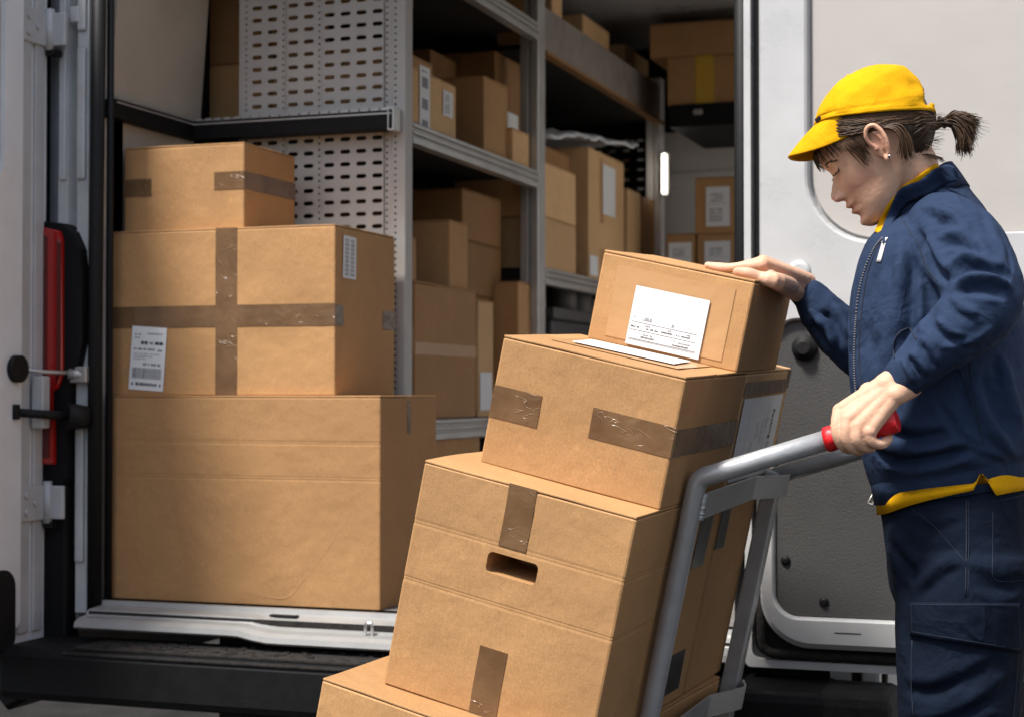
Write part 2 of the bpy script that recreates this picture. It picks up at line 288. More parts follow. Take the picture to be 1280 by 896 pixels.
# ------------------------------------------------------------------ cartons
def face_frame(face, W, D, H):
    """origin, p-axis, q-axis, normal of a box face in box coordinates"""
    return {'front': (Vector((0, 0, 0)), Vector((1, 0, 0)), Vector((0, 0, 1)), Vector((0, -1, 0))),
            'right': (Vector((W, 0, 0)), Vector((0, 1, 0)), Vector((0, 0, 1)), Vector((1, 0, 0))),
            'left': (Vector((0, D, 0)), Vector((0, -1, 0)), Vector((0, 0, 1)), Vector((-1, 0, 0))),
            'top': (Vector((0, 0, H)), Vector((1, 0, 0)), Vector((0, 1, 0)), Vector((0, 0, 1)))}[face]
def bulge(x, y, z, W, D, H, seed):
    return Vector((mnoise.noise(Vector((x*4+seed, y*4, z*4))), mnoise.noise(Vector((x*4, y*4+seed, z*4+9))), 0))*.0034
def carton(W, D, H, label, group, m='card', mtx=None, creases=(), tapes=(), seed=0, flapgap=True, seam='x', loc=None, rz=0, vcrease=(), name='cardboard_box', smallbev=.0025, hole=None):
    if mtx is None: mtx = Matrix.Translation(loc) @ Matrix.Rotation(rz, 4, 'Z')
    t = thing(name, label, 'cardboard box', group=group, mat=mtx); t['seed'] = float(seed)
    ft = .004; Hb = H-ft-.0010
    # wall outline with rounded corners and a few points along each side
    r = .004; out = []
    def seg(a, b, n):
        for i in range(n): tt = i/n; out.append((a[0]+(b[0]-a[0])*tt, a[1]+(b[1]-a[1])*tt))
    nx = max(3, int(W/.035)); ny = max(3, int(D/.035))
    seg((r, 0), (W-r, 0), nx); out.append((W-r, 0)); out.append((W-r*.3, r*.3)); 
    seg((W, r), (W, D-r), ny); out.append((W, D-r)); out.append((W-r*.3, D-r*.3))
    seg((W-r, D), (r, D), nx); out.append((r, D)); out.append((r*.3, D-r*.3))
    seg((0, D-r), (0, r), ny); out.append((0, r)); out.append((r*.3, r*.3))
    zs = set([0, .002, Hb-.002, Hb])
    for i in range(1, max(3, int(H/.035))): zs.add(Hb*i/max(3, int(H/.035)))
    dep = {}
    for c in creases:
        for dz, dd in ((-.006, 0), (-.002, .0006), (.0, -.0003), (.003, .0005), (.007, 0)): zs.add(c*H+dz); dep[round(c*H+dz, 5)] = dd
    zs = sorted(zs); bm = bmesh.new(); rows = []
    for z in zs:
        ins = .0015 if z in (0, Hb) else 0
        ins += dep.get(round(z, 5), 0)
        row = []
        for x, y in out:
            cx = x-W/2; cy = y-D/2
            px_ = x - math.copysign(min(ins, abs(cx)), cx) if abs(abs(cx)-W/2) < .006 else x
            py_ = y - math.copysign(min(ins, abs(cy)), cy) if abs(abs(cy)-D/2) < .006 else y
            fade = min(1, min(z, Hb-z)/.05)*min(1, max(0, min(abs(x), abs(W-x))/.04) if abs(abs(cy)-D/2) < .006 else max(0, min(abs(y), abs(D-y))/.04))
            row.append(bm.verts.new(Vector((px_, py_, z)) + bulge(x, y, z, W, D, H, seed)*max(fade, .15)))
        rows.append(row)
    n = len(out)
    for a, b in zip(rows, rows[1:]):
        for i in range(n): bm.faces.new((a[i], a[(i+1) % n], b[(i+1) % n], b[i]))
    bm.faces.new(rows[0][::-1]); bm.faces.new(rows[-1])
    body = bm_obj('box_body', bm, M[m], t)
    if hole:
        x0, x1, z0, z1 = hole
        cb = bmesh.new(); slab_from(cb, rrect(x0, x1, z0, z1, (.008,)*4, 4), -.02, .12)
        cut = bm_obj('cut', cb, M[m])
        cut.parent = t
        md = body.modifiers.new('b', 'BOOLEAN'); md.object = cut; md.operation = 'DIFFERENCE'; md.solver = 'EXACT'
        bpy.context.view_layer.update()
        me = bpy.data.meshes.new_from_object(body.evaluated_get(bpy.context.evaluated_depsgraph_get()))
        body.modifiers.clear(); body.data = me; bpy.data.objects.remove(cut)
    # two flaps meeting along the middle
    g = .0012
    if seam == 'x': parts = [((0, 0), (W, D/2-g)), ((0, D/2+g), (W, D))]
    else: parts = [((0, 0), (W/2-g, D)), ((W/2+g, 0), (W, D))]
    for k, (a, b) in enumerate(parts):
        fb = bmesh.new()
        e = .0008
        box(fb, (a[0]+(e if a[0] == 0 else 0), a[1]+(e if a[1] == 0 else 0), H-ft), (b[0]-(e if b[0] == W else 0), b[1]-(e if b[1] == D else 0), H), 0, .0013)
        bmesh.ops.subdivide_edges(fb, edges=[ed for ed in fb.edges if ed.calc_length() > .1], cuts=5, use_grid_fill=True)
        for v in fb.verts:
            v.co.z += mnoise.noise(Vector((v.co.x*7+seed, v.co.y*7, k)))*.0014 + (.0016*max(0, mnoise.noise(Vector((v.co.x*5+seed*2, v.co.y*5, k+4)))))
        bm_obj('flap', fb, M[m], t)
    for tp in tapes:
        face, p0, q0, p1, q1 = tp[:5]; mk = tp[5] if len(tp) > 5 else 'tape'; skew = tp[6] if len(tp) > 6 else 0
        sticker(t, face, W, D, H, p0, q0, p1, q1, M[mk], 'tape', skew, seed)
    t['dims'] = (W, D, H)
    return t
def wall_shift(t, q, W, D, H):
    """how far the bulging wall has moved at box point q"""
    Hb = H-.005
    if q.z > Hb+.001: return Vector()
    front = min(abs(q.y), abs(q.y-D)) < .01 and not min(abs(q.x), abs(q.x-W)) < .003 or min(abs(q.y), abs(q.y-D)) <= .0001
    side = min(abs(q.x), abs(W-q.x)) if front else min(abs(q.y), abs(D-q.y))
    fade = min(1, max(0, min(q.z, Hb-q.z))/.05)*min(1, max(0, side)/.04)
    return bulge(q.x, q.y, q.z, W, D, H, t.get('seed', 0))*max(fade, .15)
def sticker(t, face, W, D, H, p0, q0, p1, q1, m, name='tape', skew=0, seed=0, off=.0016):
    o, P, Q, Nn = face_frame(face, W, D, H)
    bm = bmesh.new(); nx, ny = 10, 5; vs = []
    h = .0009
    for k in (0, 1):
        for j in range(ny+1):
            for i in range(nx+1):
                p = p0+(p1-p0)*i/nx; q = q0+(q1-q0)*j/ny + skew*(i/nx)
                w = mnoise.noise(Vector((p*60+seed, q*60, k*0)))*.0004
                if i in (0, nx): q += mnoise.noise(Vector((q*300, 3, seed)))*.0
                vs.append(bm.verts.new(o+P*p+Q*q+Nn*(off-h*1.6+(h if k else 0)+(w if k else 0))+(wall_shift(t, o+P*p+Q*q, W, D, H) if face != 'top' else Vector((0, 0, .0012)))))
    S = (nx+1)*(ny+1)
    for j in range(ny):
        for i in range(nx):
            a = j*(nx+1)+i; f = bm.faces.new([vs[S+a], vs[S+a+1], vs[S+a+nx+2], vs[S+a+nx+1]])
            bm.faces.new([vs[a], vs[a+nx+1], vs[a+nx+2], vs[a+1]])
    for j in range(ny):
        for i in (0, nx):
            a = j*(nx+1)+i; bm.faces.new([vs[a], vs[a+nx+1], vs[S+a+nx+1], vs[S+a]])
    for i in range(nx):
        for j in (0, ny):
            a = j*(nx+1)+i; bm.faces.new([vs[a], vs[a+1], vs[S+a+1], vs[S+a]])
    return bm_obj(name, bm, m, t)
_txt = {}
def text_polys(s, size):
    cu = bpy.data.curves.new('txt', 'FONT'); cu.body = s; cu.size = size; cu.resolution_u = 2
    ob = bpy.data.objects.new('txt', cu); COL.objects.link(ob); bpy.context.view_layer.update()
    me = bpy.data.meshes.new_from_object(ob.evaluated_get(bpy.context.evaluated_depsgraph_get()))
    r = ([v.co.copy() for v in me.vertices], [list(p.vertices) for p in me.polygons])
    bpy.data.objects.remove(ob); bpy.data.curves.remove(cu); bpy.data.meshes.remove(me); return r
def paper_label(t, face, dims, p, q, w, h, rot, kind, off=.0026, name='label'):
    """sheet w x h centred on (p,q) of a face, turned by rot degrees, with its printing"""
    W, D, H = dims; o, P, Q, Nn = face_frame(face, W, D, H)
    c, s = math.cos(R_(rot)), math.sin(R_(rot))
    base = Nn*max(.0, wall_shift(t, o+P*p+Q*q, W, D, H).dot(Nn)) if face != 'top' else Vector((0, 0, .0012))
    sh = [wall_shift(t, o+P*(p+dx)+Q*(q+dy), W, D, H) if face != 'top' else Vector((0, 0, .0012)) for dx, dy in ((-w/2, -h/2), (w/2, -h/2), (w/2, h/2), (-w/2, h/2))]
    def T(x, y, z=0):
        a_ = min(1, max(0, x/w+.5)); b_ = min(1, max(0, y/h+.5)); s4 = (sh[0]*(1-a_)+sh[1]*a_)*(1-b_)+(sh[3]*(1-a_)+sh[2]*a_)*b_
        return o + P*(p + c*x - s*y) + Q*(q + s*x + c*y) + Nn*(off+.0004+z) + Nn*s4.dot(Nn)
    bm = bmesh.new()
    a = [bm.verts.new(T(x, y, 0)) for x, y in ((-w/2, -h/2), (w/2, -h/2), (w/2, h/2), (-w/2, h/2))]
    b = [bm.verts.new(T(x, y, -.0006)) for x, y in ((-w/2, -h/2), (w/2, -h/2), (w/2, h/2), (-w/2, h/2))]
    bm.faces.new(a); bm.faces.new(b[::-1])
    for i in range(4): bm.faces.new((a[i], b[i], b[(i+1) % 4], a[(i+1) % 4]))
    rr = random.Random(hash(kind) % 1000 if False else len(kind)*7+int(w*1e4))
    def rect(x0, y0, x1, y1, mi=1):
        f = bm.faces.new([bm.verts.new(T(x, y, .0003)) for x, y in ((x0, y0), (x1, y0), (x1, y1), (x0, y1))]); f.material_index = mi
    def scr(x, y, L, hh, mi=2):                                      # a line of print too small to read
        xx = x
        while xx < x+L:
            ww = hh*rr.uniform(.35, .8); rect(xx, y, min(xx+ww, x+L), y+hh*rr.uniform(.7, 1), mi); xx += ww+hh*.22
            if rr.random() < .15: xx += hh*.6
    def txt(st, x, y, size, mi=1, ang=0, dx=0):
        vs, fs = text_polys(st, size); ca, sa = math.cos(R_(ang)), math.sin(R_(ang))
        nv = [bm.verts.new(T(x+ca*v.x-sa*v.y, y+sa*v.x+ca*v.y, .0004)) for v in vs]
        for f in fs:
            try: ff = bm.faces.new([nv[i] for i in f]); ff.material_index = mi
            except ValueError: pass
    if kind == 'shipping':
        scr(-w*.05, h*.38, w*.45, h*.03); scr(-w*.42, h*.36, w*.2, h*.03, 2); scr(-w*.42, h*.31, w*.18, h*.025, 2)
        for x in (-.18, -.07, .25, .36): rect(w*x-.004, h*.22, w*x+.004, h*.27, 1)
        scr(-w*.2, h*.225, w*.64, h*.04, 1); scr(-w*.42, h*.13, w*.6, h*.035, 1); scr(w*.28, h*.12, w*.12, h*.04, 1)
        for k in range(3): scr(-w*.42, h*(.06-.04*k), w*(.75-.2*k), h*.02, 2)
        scr(-w*.12, -h*.11, w*.5, h*.04, 1)
        x = -w*.43
        while x < w*.42: ww = rr.uniform(.0008, .0028); rect(x, -h*.32, x+ww, -h*.15, 1); x += ww+rr.uniform(.001, .0025)
        scr(-w*.43, -h*.43, w*.85, h*.055, 1)
    elif kind == 'grid':
        for j in (0, 1):
            for i in range(9):
                for k in range(3): rect(-w*.38+j*w*.44, -h*.44+h*.1*i+h*.026*k, -w*.38+j*w*.44+w*.3, -h*.44+h*.1*i+h*.026*k+h*.016, 2)
    elif kind == 'packing':
        vs, fs = text_polys('Packing List', h*.09)
        [txt('Packing List', w*.30+q*.0006, h*.33, h*.125, 1, -90) for q in (-1, 0, 1)]
        for k, (x, y0, L) in enumerate(((.20, .22, .12), (.17, .22, .17), (.1, .22, .3), (.06, .2, .32), (-.02, .18, .2), (-.06, .18, .22), (-.12, -.05, .18), (-.16, -.05, .15), (-.22, -.3, .1), (.02, -.3, .12))):
            n = int(L*h/.004)
            for i in range(n):
                if rr.random() < .85: rect(w*x, h*y0-i*.004-.003, w*x+.0028, h*y0-i*.004, 2)
        rect(w*.16, -h*.42, w*.163, h*.4, 2); rect(-w*.3, -h*.42, -w*.297, h*.4, 2)
    elif kind == 'form':
        for y in (-.11, -.245, -.395, -.415): rect(-w*.47, h*y, w*.42 if y > -.3 else w*.44, h*y+.0009, 1 if y > -.4 else 2)
        for x, y, L, g in ((-.3, -.03, .1, 2), (-.32, -.065, .13, 2), (.07, -.05, .03, 2), (.07, -.08, .03, 2), (.3, -.06, .02, 2), (-.45, -.04, .02, 2),
                           (-.47, -.2, .12, 1), (-.28, -.16, .09, 2), (-.26, -.205, .17, 1), (-.05, -.2, .15, 1), (.03, -.155, .05, 2), (.15, -.2, .19, 1), (.28, -.16, .06, 2),
                           (-.28, -.31, .13, 2), (-.31, -.355, .18, 1), (.2, -.32, .16, 2), (.12, -.37, .22, 1), (.13, -.3, .02, 2)):
            scr(w*x, h*y, w*L, h*.032, g)
    elif kind == 'invoice':
        scr(-w*.35, -h*.2, w*.3, h*.05, 1); scr(-w*.2, -h*.32, w*.5, h*.06, 2); scr(-w*.1, h*.3, w*.3, h*.04, 2); rect(-w*.4, -h*.1, w*.35, -h*.09, 2)
        txt('~', -w*.05, -h*.42, h*.25, 1)
    elif kind == 'address':
        for k in range(3): scr(-w*.3, h*(.28-.08*k), w*.5, h*.05, 2)
        for k in range(4): scr(-w*.35, h*(-.1-.09*k), w*.55, h*.06, 2)
        rect(-w*.4, h*.06, w*.4, h*.07, 2)
    elif kind == 'strip':
        for k in range(3): rect(-w*.3, h*(-.4+.3*k), w*.3, h*(-.25+.3*k), 2)
        scr(-w*.3, h*.42, w*.5, h*.03, 1)
    return bm_obj(name, bm, [M['paper'], M['ink'], M['ink_grey']], t)
# ------------------------------------------------------------------ street
bm = bmesh.new(); 
v = [bm.verts.new(p) for p in ((-400, -400, 0), (400, -400, 0), (400, 400, 0), (-400, 400, 0))]; bm.faces.new(v)
tag(bm_obj('ground', bm, M['asphalt']), kind='structure')
# ------------------------------------------------------------------ the van (one thing)
XL, XR = -2.262, -.705            # clear rear opening
FZ = .65                          # load floor
van = thing('delivery_van', 'white delivery van with both rear doors open and cartons inside', 'van', (-1.485, 2.0, 0))
bpy.context.view_layer.update()
VI = van.matrix_world.inverted()
def vp(o): o.parent = van; o.matrix_parent_inverse = VI; return o
def vbox(name, lo, hi, m, bev=.002, parent=None):
    o = boxo(name, lo, hi, M[m], None, bev); 
    if parent is None: vp(o)
    else: o.parent = parent
    return o
def sub(o, par): o.parent = par; return o
# outer body: side skins (right one with the sliding-door opening), roof, nose
bm = bmesh.new()
box(bm, (-2.50, .06, .42), (-2.46, 3.6, 2.62), 0, .004)
bodyL = vp(bm_obj('side_panel', bm, M['van']))
bm = bmesh.new()
for lo, hi in (((-.53, .0, .42), (-.49, 1.2, 2.62)), ((-.53, 3.36, .42), (-.49, 3.6, 2.62)), ((-.53, 1.2, .42), (-.49, 3.36, .60)), ((-.53, 1.2, 2.54), (-.49, 3.36, 2.62))): box(bm, lo, hi)
vp(bm_obj('side_panel', bm, M['van']))
bm = bmesh.new()                                      # slid-back door on its rail outside the body
box(bm, (-.47, .02, .48), (-.43, 1.19, 2.5), 0, .01)
sd = vp(bm_obj('sliding_door', bm, M['van']))
# roof shell with rounded shoulders
prof = [(-2.50, 2.60), (-2.49, 2.70), (-2.43, 2.78), (-2.30, 2.83), (-1.485, 2.86), (-.68, 2.83), (-.55, 2.78), (-.50, 2.70), (-.49, 2.60)]
bm = bmesh.new(); ra = [bm.verts.new((x, -.02, z)) for x, z in prof]; rb = [bm.verts.new((x, 3.6, z)) for x, z in prof]
for i in range(len(prof)-1): bm.faces.new((ra[i], ra[i+1], rb[i+1], rb[i]))
bm.faces.new(ra); bm.faces.new(rb[::-1]); f = bm.faces.new((ra[0], rb[0], rb[-1], ra[-1]))
vp(bm_obj('roof', bm, M['van']))
# cab
bm = bmesh.new(); side = [(3.6, .35), (3.6, 2.78), (3.9, 2.72), (4.75, 1.75), (5.55, 1.35), (5.75, 1.0), (5.8, .35)]
a = [bm.verts.new((-2.47, y, z)) for y, z in side]; b = [bm.verts.new((-.52, y, z)) for y, z in side]
n = len(side)
for i in range(n): bm.faces.new((a[i], a[(i+1) % n], b[(i+1) % n], b[i]))
bm.faces.new(a[::-1]); bm.faces.new(b)
bmesh.ops.bevel(bm, geom=bm.edges[:], offset=.04, segments=3, affect='EDGES')
vp(bm_obj('cab', bm, M['van'], smooth=False))
bm = bmesh.new(); q = [bm.verts.new(p) for p in ((-2.35, 4.0, 2.63), (-.64, 4.0, 2.63), (-.64, 4.72, 1.82), (-2.35, 4.72, 1.82))]
bm.faces.new(q)
for vtx in bm.verts: vtx.co += Vector((0, .02, .025))
vp(bm_obj('windscreen', bm, mat('dark_glass', (.02, .025, .03), .08)))
for x in (-2.42, -.73):
    for y in (1.35, 4.85):
        bm = bmesh.new(); tube(bm, [(x, y, .34), (x+.20, y, .34)], .34, 36); w = vp(bm_obj('wheel', bm, M['rubber']))
        bm = bmesh.new(); tube(bm, [(x-.012 if x < -1 else x+.19, y, .34), (x+.01 if x < -1 else x+.212, y, .34)], .2, 24); sub(bm_obj('rim', bm, M['chrome']), w)
# floor, interior linings
vbox('load_floor', (-2.46, .0, .60), (-.53, 3.45, FZ), 'floor')
vbox('underbody', (-2.02, .12, .17), (-.75, 3.3, .58), 'dirty')
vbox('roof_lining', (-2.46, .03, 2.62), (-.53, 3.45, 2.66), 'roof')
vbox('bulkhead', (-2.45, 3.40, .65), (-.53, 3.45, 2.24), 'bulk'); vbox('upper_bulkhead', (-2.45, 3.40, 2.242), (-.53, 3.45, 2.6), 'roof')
for k, z in enumerate((1.2, 1.62, 2.02)):
    vbox('bulkhead_rib', (-1.9, 3.385, z), (-.6, 3.402, z+.05), 'bulk', .006)
vbox('door_header', (-2.46, -.02, 2.42), (-.53, .05, 2.62), 'pillar', .008)
# left lining: lower upright board, upper board leaning in, bare dark wall beyond
bm = bmesh.new(); box(bm, (-2.33, .055, .65), (-2.295, .47, 1.83), 0, .003); vp(bm_obj('wall_lining', bm, M['cream']))
bm = bmesh.new()
pts = [(-2.325, .055, 1.83), (-2.292, .055, 1.83), (-2.235, .055, 2.6), (-2.325, .055, 2.6)]
a = [bm.verts.new(p) for p in pts]; b = [bm.verts.new((p[0], .49, p[2])) for p in pts]
for i in range(4): bm.faces.new((a[i], a[(i+1) % 4], b[(i+1) % 4], b[i]))
bm.faces.new(a[::-1]); bm.faces.new(b); vp(bm_obj('wall_lining', bm, M['cream']))
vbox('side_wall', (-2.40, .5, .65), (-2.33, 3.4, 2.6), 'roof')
# black rail with a slotted steel lip, along the wall and across the rack
bm = bmesh.new(); box(bm, (-2.295, .03, 1.817), (-2.262, .452, 1.862), 0, .002)
rail = vp(bm_obj('wall_rail', bm, M['black']))
bm = bmesh.new()
for i in range(30): box(bm, (-2.268, .045+i*.0138, 1.8625), (-2.258, .045+i*.0138+.0085, 1.868))
box(bm, (-2.292, .04, 1.8625), (-2.27, .45, 1.866)); box(bm, (-2.264, .04, 1.853), (-2.2595, .45, 1.857))
sub(bm_obj('slotted_lip', bm, M['steel']), rail)
# ---- left rear pillar
prof = [(-2.295, .06), (-2.295, -.004), (-2.300, -.022), (-2.330, -.024), (-2.338, .006), (-2.352, .008), (-2.360, -.018), (-2.385, -.022), (-2.394, .012), (-2.425, .02), (-2.455, .03), (-2.46, .06), (-2.46, .12), (-2.295, .12)]
pl = vp(extrude_profile('rear_pillar', prof, .62, 2.6, M['pillar']))
for z0, z1 in ((.74, 1.10), (1.66, 1.98), (2.02, 2.5)):             # pressed stiffening in the pillar
    sub(boxo('pressing', (-2.330, -.0305, z0), (-2.306, -.023, z1), M['pillar'], None, .005), pl)
sub(boxo('pressing', (-2.384, -.026, 1.66), (-2.363, -.018, 2.2), M['pillar'], None, .004), pl)
bm = bmesh.new(); tube(bm, [(-2.278, -.022, .60), (-2.279, -.022, 1.4), (-2.270, -.022, 2.45)], .0175, 14); tube(bm, [(-2.262, .012, .62), (-2.262, .012, 2.45)], .009, 10)
vp(bm_obj('door_seal', bm, M['rubber']))
for (x, z) in ((-2.335, 1.28), (-2.335, 2.06)):
    sub(boxo('screw_plate', (x-.014, -.034, z-.02), (x+.012, -.022, z+.02), M['pillar'], None, .004), pl)
# tail light
def outY(pts, Y): return [(onY(u, v, Y).x, onY(u, v, Y).z) for u, v in pts]
bm = bmesh.new(); slab_from(bm, outY([(46, 276), (76, 279), (91, 290), (100, 312), (102, 340), (101, 430), (96, 455), (85, 482), (83, 520), (84, 598), (78, 606), (48, 606)], -.052), -.052, .0, chamfer=.004)
tl = vp(bm_obj('tail_light', bm, M['black']))
bm = bmesh.new(); slab_from(bm, outY([(52, 284), (74, 289), (77, 300), (77, 470), (70, 486), (64, 490), (64, 512), (67, 520), (67, 580), (52, 580)], -.062), -.062, -.05, chamfer=.004)
sub(bm_obj('red_lens', bm, M['red_lens']), tl)
bm = bmesh.new(); slab_from(bm, outY([(50, 292), (59, 296), (58, 470), (50, 470)], -.0635), -.0645, -.0615, chamfer=.001)
slab_from(bm, outY([(71, 300), (76, 304), (75, 466), (70, 480)], -.0635), -.0645, -.0615, chamfer=.001); slab_from(bm, outY([(52, 515), (62, 516), (61, 572), (52, 572)], -.0635), -.0645, -.0615, chamfer=.001)
sub(bm_obj('dark_lens', bm, M['red_dark']), tl)
bm = bmesh.new()
for k in range(14):
    p = onY(68, 300+k*12, -.064); box(bm, (p.x-.018, -.0632, p.z), (p.x+.012, -.0615, p.z+.004))
sub(bm_obj('lens_rib', bm, M['red_lens']), tl)
vbox('lamp_housing_skirt', (-2.46, -.04, .50), (-2.345, .02, .93), 'black', .01)
# ---- rear sill and bumper
bm = bmesh.new()
sp = [(.04, .650), (-.012, .650), (-.016, .640), (-.07, .636), (-.078, .630), (-.082, .624), (-.112, .621), (-.128, .614), (-.132, .602), (-.125, .597), (-.05, .597), (.04, .597)]
NX = 40; rows = []
for i in range(NX+1):
    x = -2.262+(1.557)*i/NX
    dip = .011*(1/(1+math.exp(-(x+1.80)/.012)))*(1/(1+math.exp((x+1.1)/.012)))
    rows.append([bm.verts.new((x, y-(dip*1.1 if y < -.08 else 0), z-(dip if y < -.06 else 0)+(.0)*i)) for y, z in sp])
for a, b in zip(rows, rows[1:]):
    for k in range(len(sp)): bm.faces.new((a[k], a[(k+1) % len(sp)], b[(k+1) % len(sp)], b[k]))
bm.faces.new(rows[0][::-1]); bm.faces.new(rows[-1])
bmesh.ops.recalc_face_normals(bm, faces=bm.faces)
sill = vp(bm_obj('rear_sill', bm, M['sill']))
sub(tubeo('latch_loop', round_path([(-1.533, -.10, .612), (-1.533, -.10, .640), (-1.517, -.10, .640), (-1.517, -.10, .612)], .006), .0035, M['chrome']), sill)
sub(boxo('latch_cover', (-1.80, -.045, .636), (-1.73, -.028, .6400), M['black'], None, .002), sill)
sub(boxo('sill_groove', (-2.255, -.0805, .6205), (-.72, -.0770, .6330), M['dirty'], None, .0005), sill)
bm = bmesh.new()
box(bm, (-2.40, -.24, .445), (-.50, -.02, .566), 0, .02)
bump = vp(bm_obj('rear_bumper', bm, M['black'], smooth=False))
bm = bmesh.new(); box(bm, (-2.20, -.225, .5665), (-.75, -.09, .571))
for i in range(260):
    x = random.uniform(-2.19, -.77); y = random.uniform(-.215, -.10); s = random.uniform(.003, .009)
    box(bm, (x, y, .571), (x+s*1.6, y+s, .571+s*.35))
sub(bm_obj('step_tread', bm, M['dirty']), bump)
sub(boxo('step_lip', (-2.22, -.2425, .555), (-.7, -.238, .562), M['dirty'], None, .002), bump)
vbox('rear_skirt', (-.76, .04, .20), (-.42, .065, .62), 'dirty', .004)
bm = bmesh.new(); slab_from(bm, [(-2.47, .535), (-2.44, .54), (-2.36, .56), (-2.34, .44), (-2.40, .41), (-2.46, .47)], -.20, -.0, chamfer=.012); vp(bm_obj('bumper_corner', bm, M['black']))
# ---- left rear door, opened at a right angle: lies in the plane x = -2.40
LD = vp(boxo('rear_door', (-2.48, -.85, .545), (-2.405, -.036, 2.45), M['door_in'], None, .010))
bm = bmesh.new()
def yz_ring(bm, outer, inner, x0, x1, mi=0):
    n = len(outer); rows = [[bm.verts.new((x1, *p)) for p in outer], [bm.verts.new((x0, *p)) for p in outer], [bm.verts.new((x0, *p)) for p in inner], [bm.verts.new((x1, *p)) for p in inner]]
    for a, b in zip(rows, rows[1:]+rows[:1]):
        for i in range(n): bm.faces.new((a[i], a[(i+1) % n], b[(i+1) % n], b[i]))
yz_ring(bm, rrect(-.84, -.165, .60, 2.40, (.02,)*4), rrect(-.76, -.235, 1.60, 2.30, (.1,)*4), -2.385, -2.41)
sub(bm_obj('inner_frame', bm, M['door_in']), LD)
bm = bmesh.new(); o2 = rrect(-.765, -.232, 1.595, 2.305, (.1,)*4)
bm.faces.new([bm.verts.new((-2.397, *p)) for p in o2]); sub(bm_obj('inner_board', bm, M['cream']), LD)
sub(boxo('edge_channel', (-2.407, -.155, .58), (-2.395, -.115, 2.42), M['pillar'], None, .005), LD)
sub(boxo('edge_channel', (-2.407, -.098, .58), (-2.397, -.062, 2.42), M['pillar'], None, .004), LD)
bm = bmesh.new(); 
for p in (rrect(-.30, -.19, .56, .74, (.03, .02, .045, .02)),):
    n = len(p); a = [bm.verts.new((-2.380, *q)) for q in p]; b = [bm.verts.new((-2.41, *q)) for q in p]
    for i in range(n): bm.faces.new((a[i], a[(i+1) % n], b[(i+1) % n], b[i]))
    bm.faces.new(a)
sub(bm_obj('corner_buffer', bm, M['rubber']), LD)
def hinge(z, x=-2.395, parent=LD):
    bm = bmesh.new()
    box(bm, (x-.004, -.165, z-.042), (x+.006, -.062, z+.042), 0, .003)            # leaf on the door
    box(bm, (x-.030, -.064, z-.040), (x+.055, -.052, z+.040), 0, .003)            # leaf on the pillar
    tube(bm, [(x+.010, -.060, z-.050), (x+.010, -.060, z+.050)], .011, 14)
    for dy, dz in ((-.14, .02), (-.14, -.02), (-.105, .0)): tube(bm, [(x+.005, dy, z+dz), (x+.012, dy, z+dz)], .008, 8)
    for dx, dz in ((.032, .02), (.032, -.02)): tube(bm, [(x+dx, -.053, z+dz), (x+dx, -.058, z+dz)], .0065, 8)
    box(bm, (x+.0, -.066, z-.062), (x+.026, -.030, z-.046), 1, .003)
    return sub(bm_obj('hinge', bm, [M['pillar'], M['rubber']]), parent)
hinge(2.02); hinge(.885)
bm = bmesh.new()                                                                  # check strap between the door edge and the pillar
tube(bm, [onY(24, 462, -.16), onY(60, 465, -.09), onY(92, 466, -.045)], .005, 8); tube(bm, [onY(86, 467, -.05), onY(108, 469, -.035)], .013, 12)
box(bm, onY(84, 478, -.05)-Vector((.006, 0, 0)), onY(112, 458, -.035), 0, .003)
sub(bm_obj('check_strap', bm, M['steel']), LD)
bm = bmesh.new(); p = onY(24, 461, -.19)
tube(bm, [p+Vector((-.012, 0, 0)), p+Vector((.004, 0, 0))], .032, 20); sub(bm_obj('strap_grommet', bm, M['rubber']), LD)
bm = bmesh.new(); tube(bm, [onY(18, 515, -.19), onY(60, 518, -.12), onY(92, 520, -.06)], .0105, 10)
box(bm, onY(14, 524, -.2), onY(26, 505, -.185), 0, .003)
tube(bm, [onY(84, 520, -.075), onY(110, 521, -.04)], [.034, .026], 18); sub(bm_obj('door_stay', bm, M['rubber']), LD)
sub(boxo('latch_box', onY(42, 535, -.11)-Vector((0, .01, 0)), onY(63, 470, -.09), M['pillar'], None, .004), LD)
# ---- right pillar and seal
prof = [(-.700, .06), (-.700, -.02), (-.688, -.03), (-.684, -.008), (-.66, -.006), (-.655, .02), (-.53, .03), (-.53, .12), (-.70, .12)]
vp(extrude_profile('rear_pillar', prof[::-1], .62, 2.6, M['pillar']))
bm = bmesh.new(); tube(bm, [(-.707, -.028, .60), (-.704, -.028, 2.45)], .0165, 14); vp(bm_obj('door_seal', bm, M['rubber']))
# ---- right rear door, folded back flat, inner side to the street
z0 = .588
RDm = bmesh.new(); slab_from(RDm, rrect(-.690, .14, z0, 2.46, (.012, .03, .05, .03)), -.052, -.035, chamfer=.003)
RD = vp(bm_obj('rear_door', RDm, M['van']))
bm = bmesh.new(); ring_slab(bm, rrect(-.690, .14, z0, 2.46, (.012, .03, .05, .03)), rrect(-.676, .126, z0+.016, 2.44, (.02, .03, .05, .03)), -.085, -.052); sub(bm_obj('outer_flange', bm, M['van']), RD)
bm = bmesh.new(); slab_from(bm, rrect(-.672, .12, z0+.02, 2.43, (.03,)*4), -.068, -.0525); sub(bm_obj('door_gasket', bm, M['rubber']), RD)
def bool_cut(ob, cutters):
    for c in cutters:
        md = ob.modifiers.new('b', 'BOOLEAN'); md.object = c; md.operation = 'DIFFERENCE'; md.solver = 'EXACT'
    bpy.context.view_layer.update()
    me = bpy.data.meshes.new_from_object(ob.evaluated_get(bpy.context.evaluated_depsgraph_get()))
    ob.modifiers.clear(); ob.data = me
    for c in cutters: bpy.data.objects.remove(c)
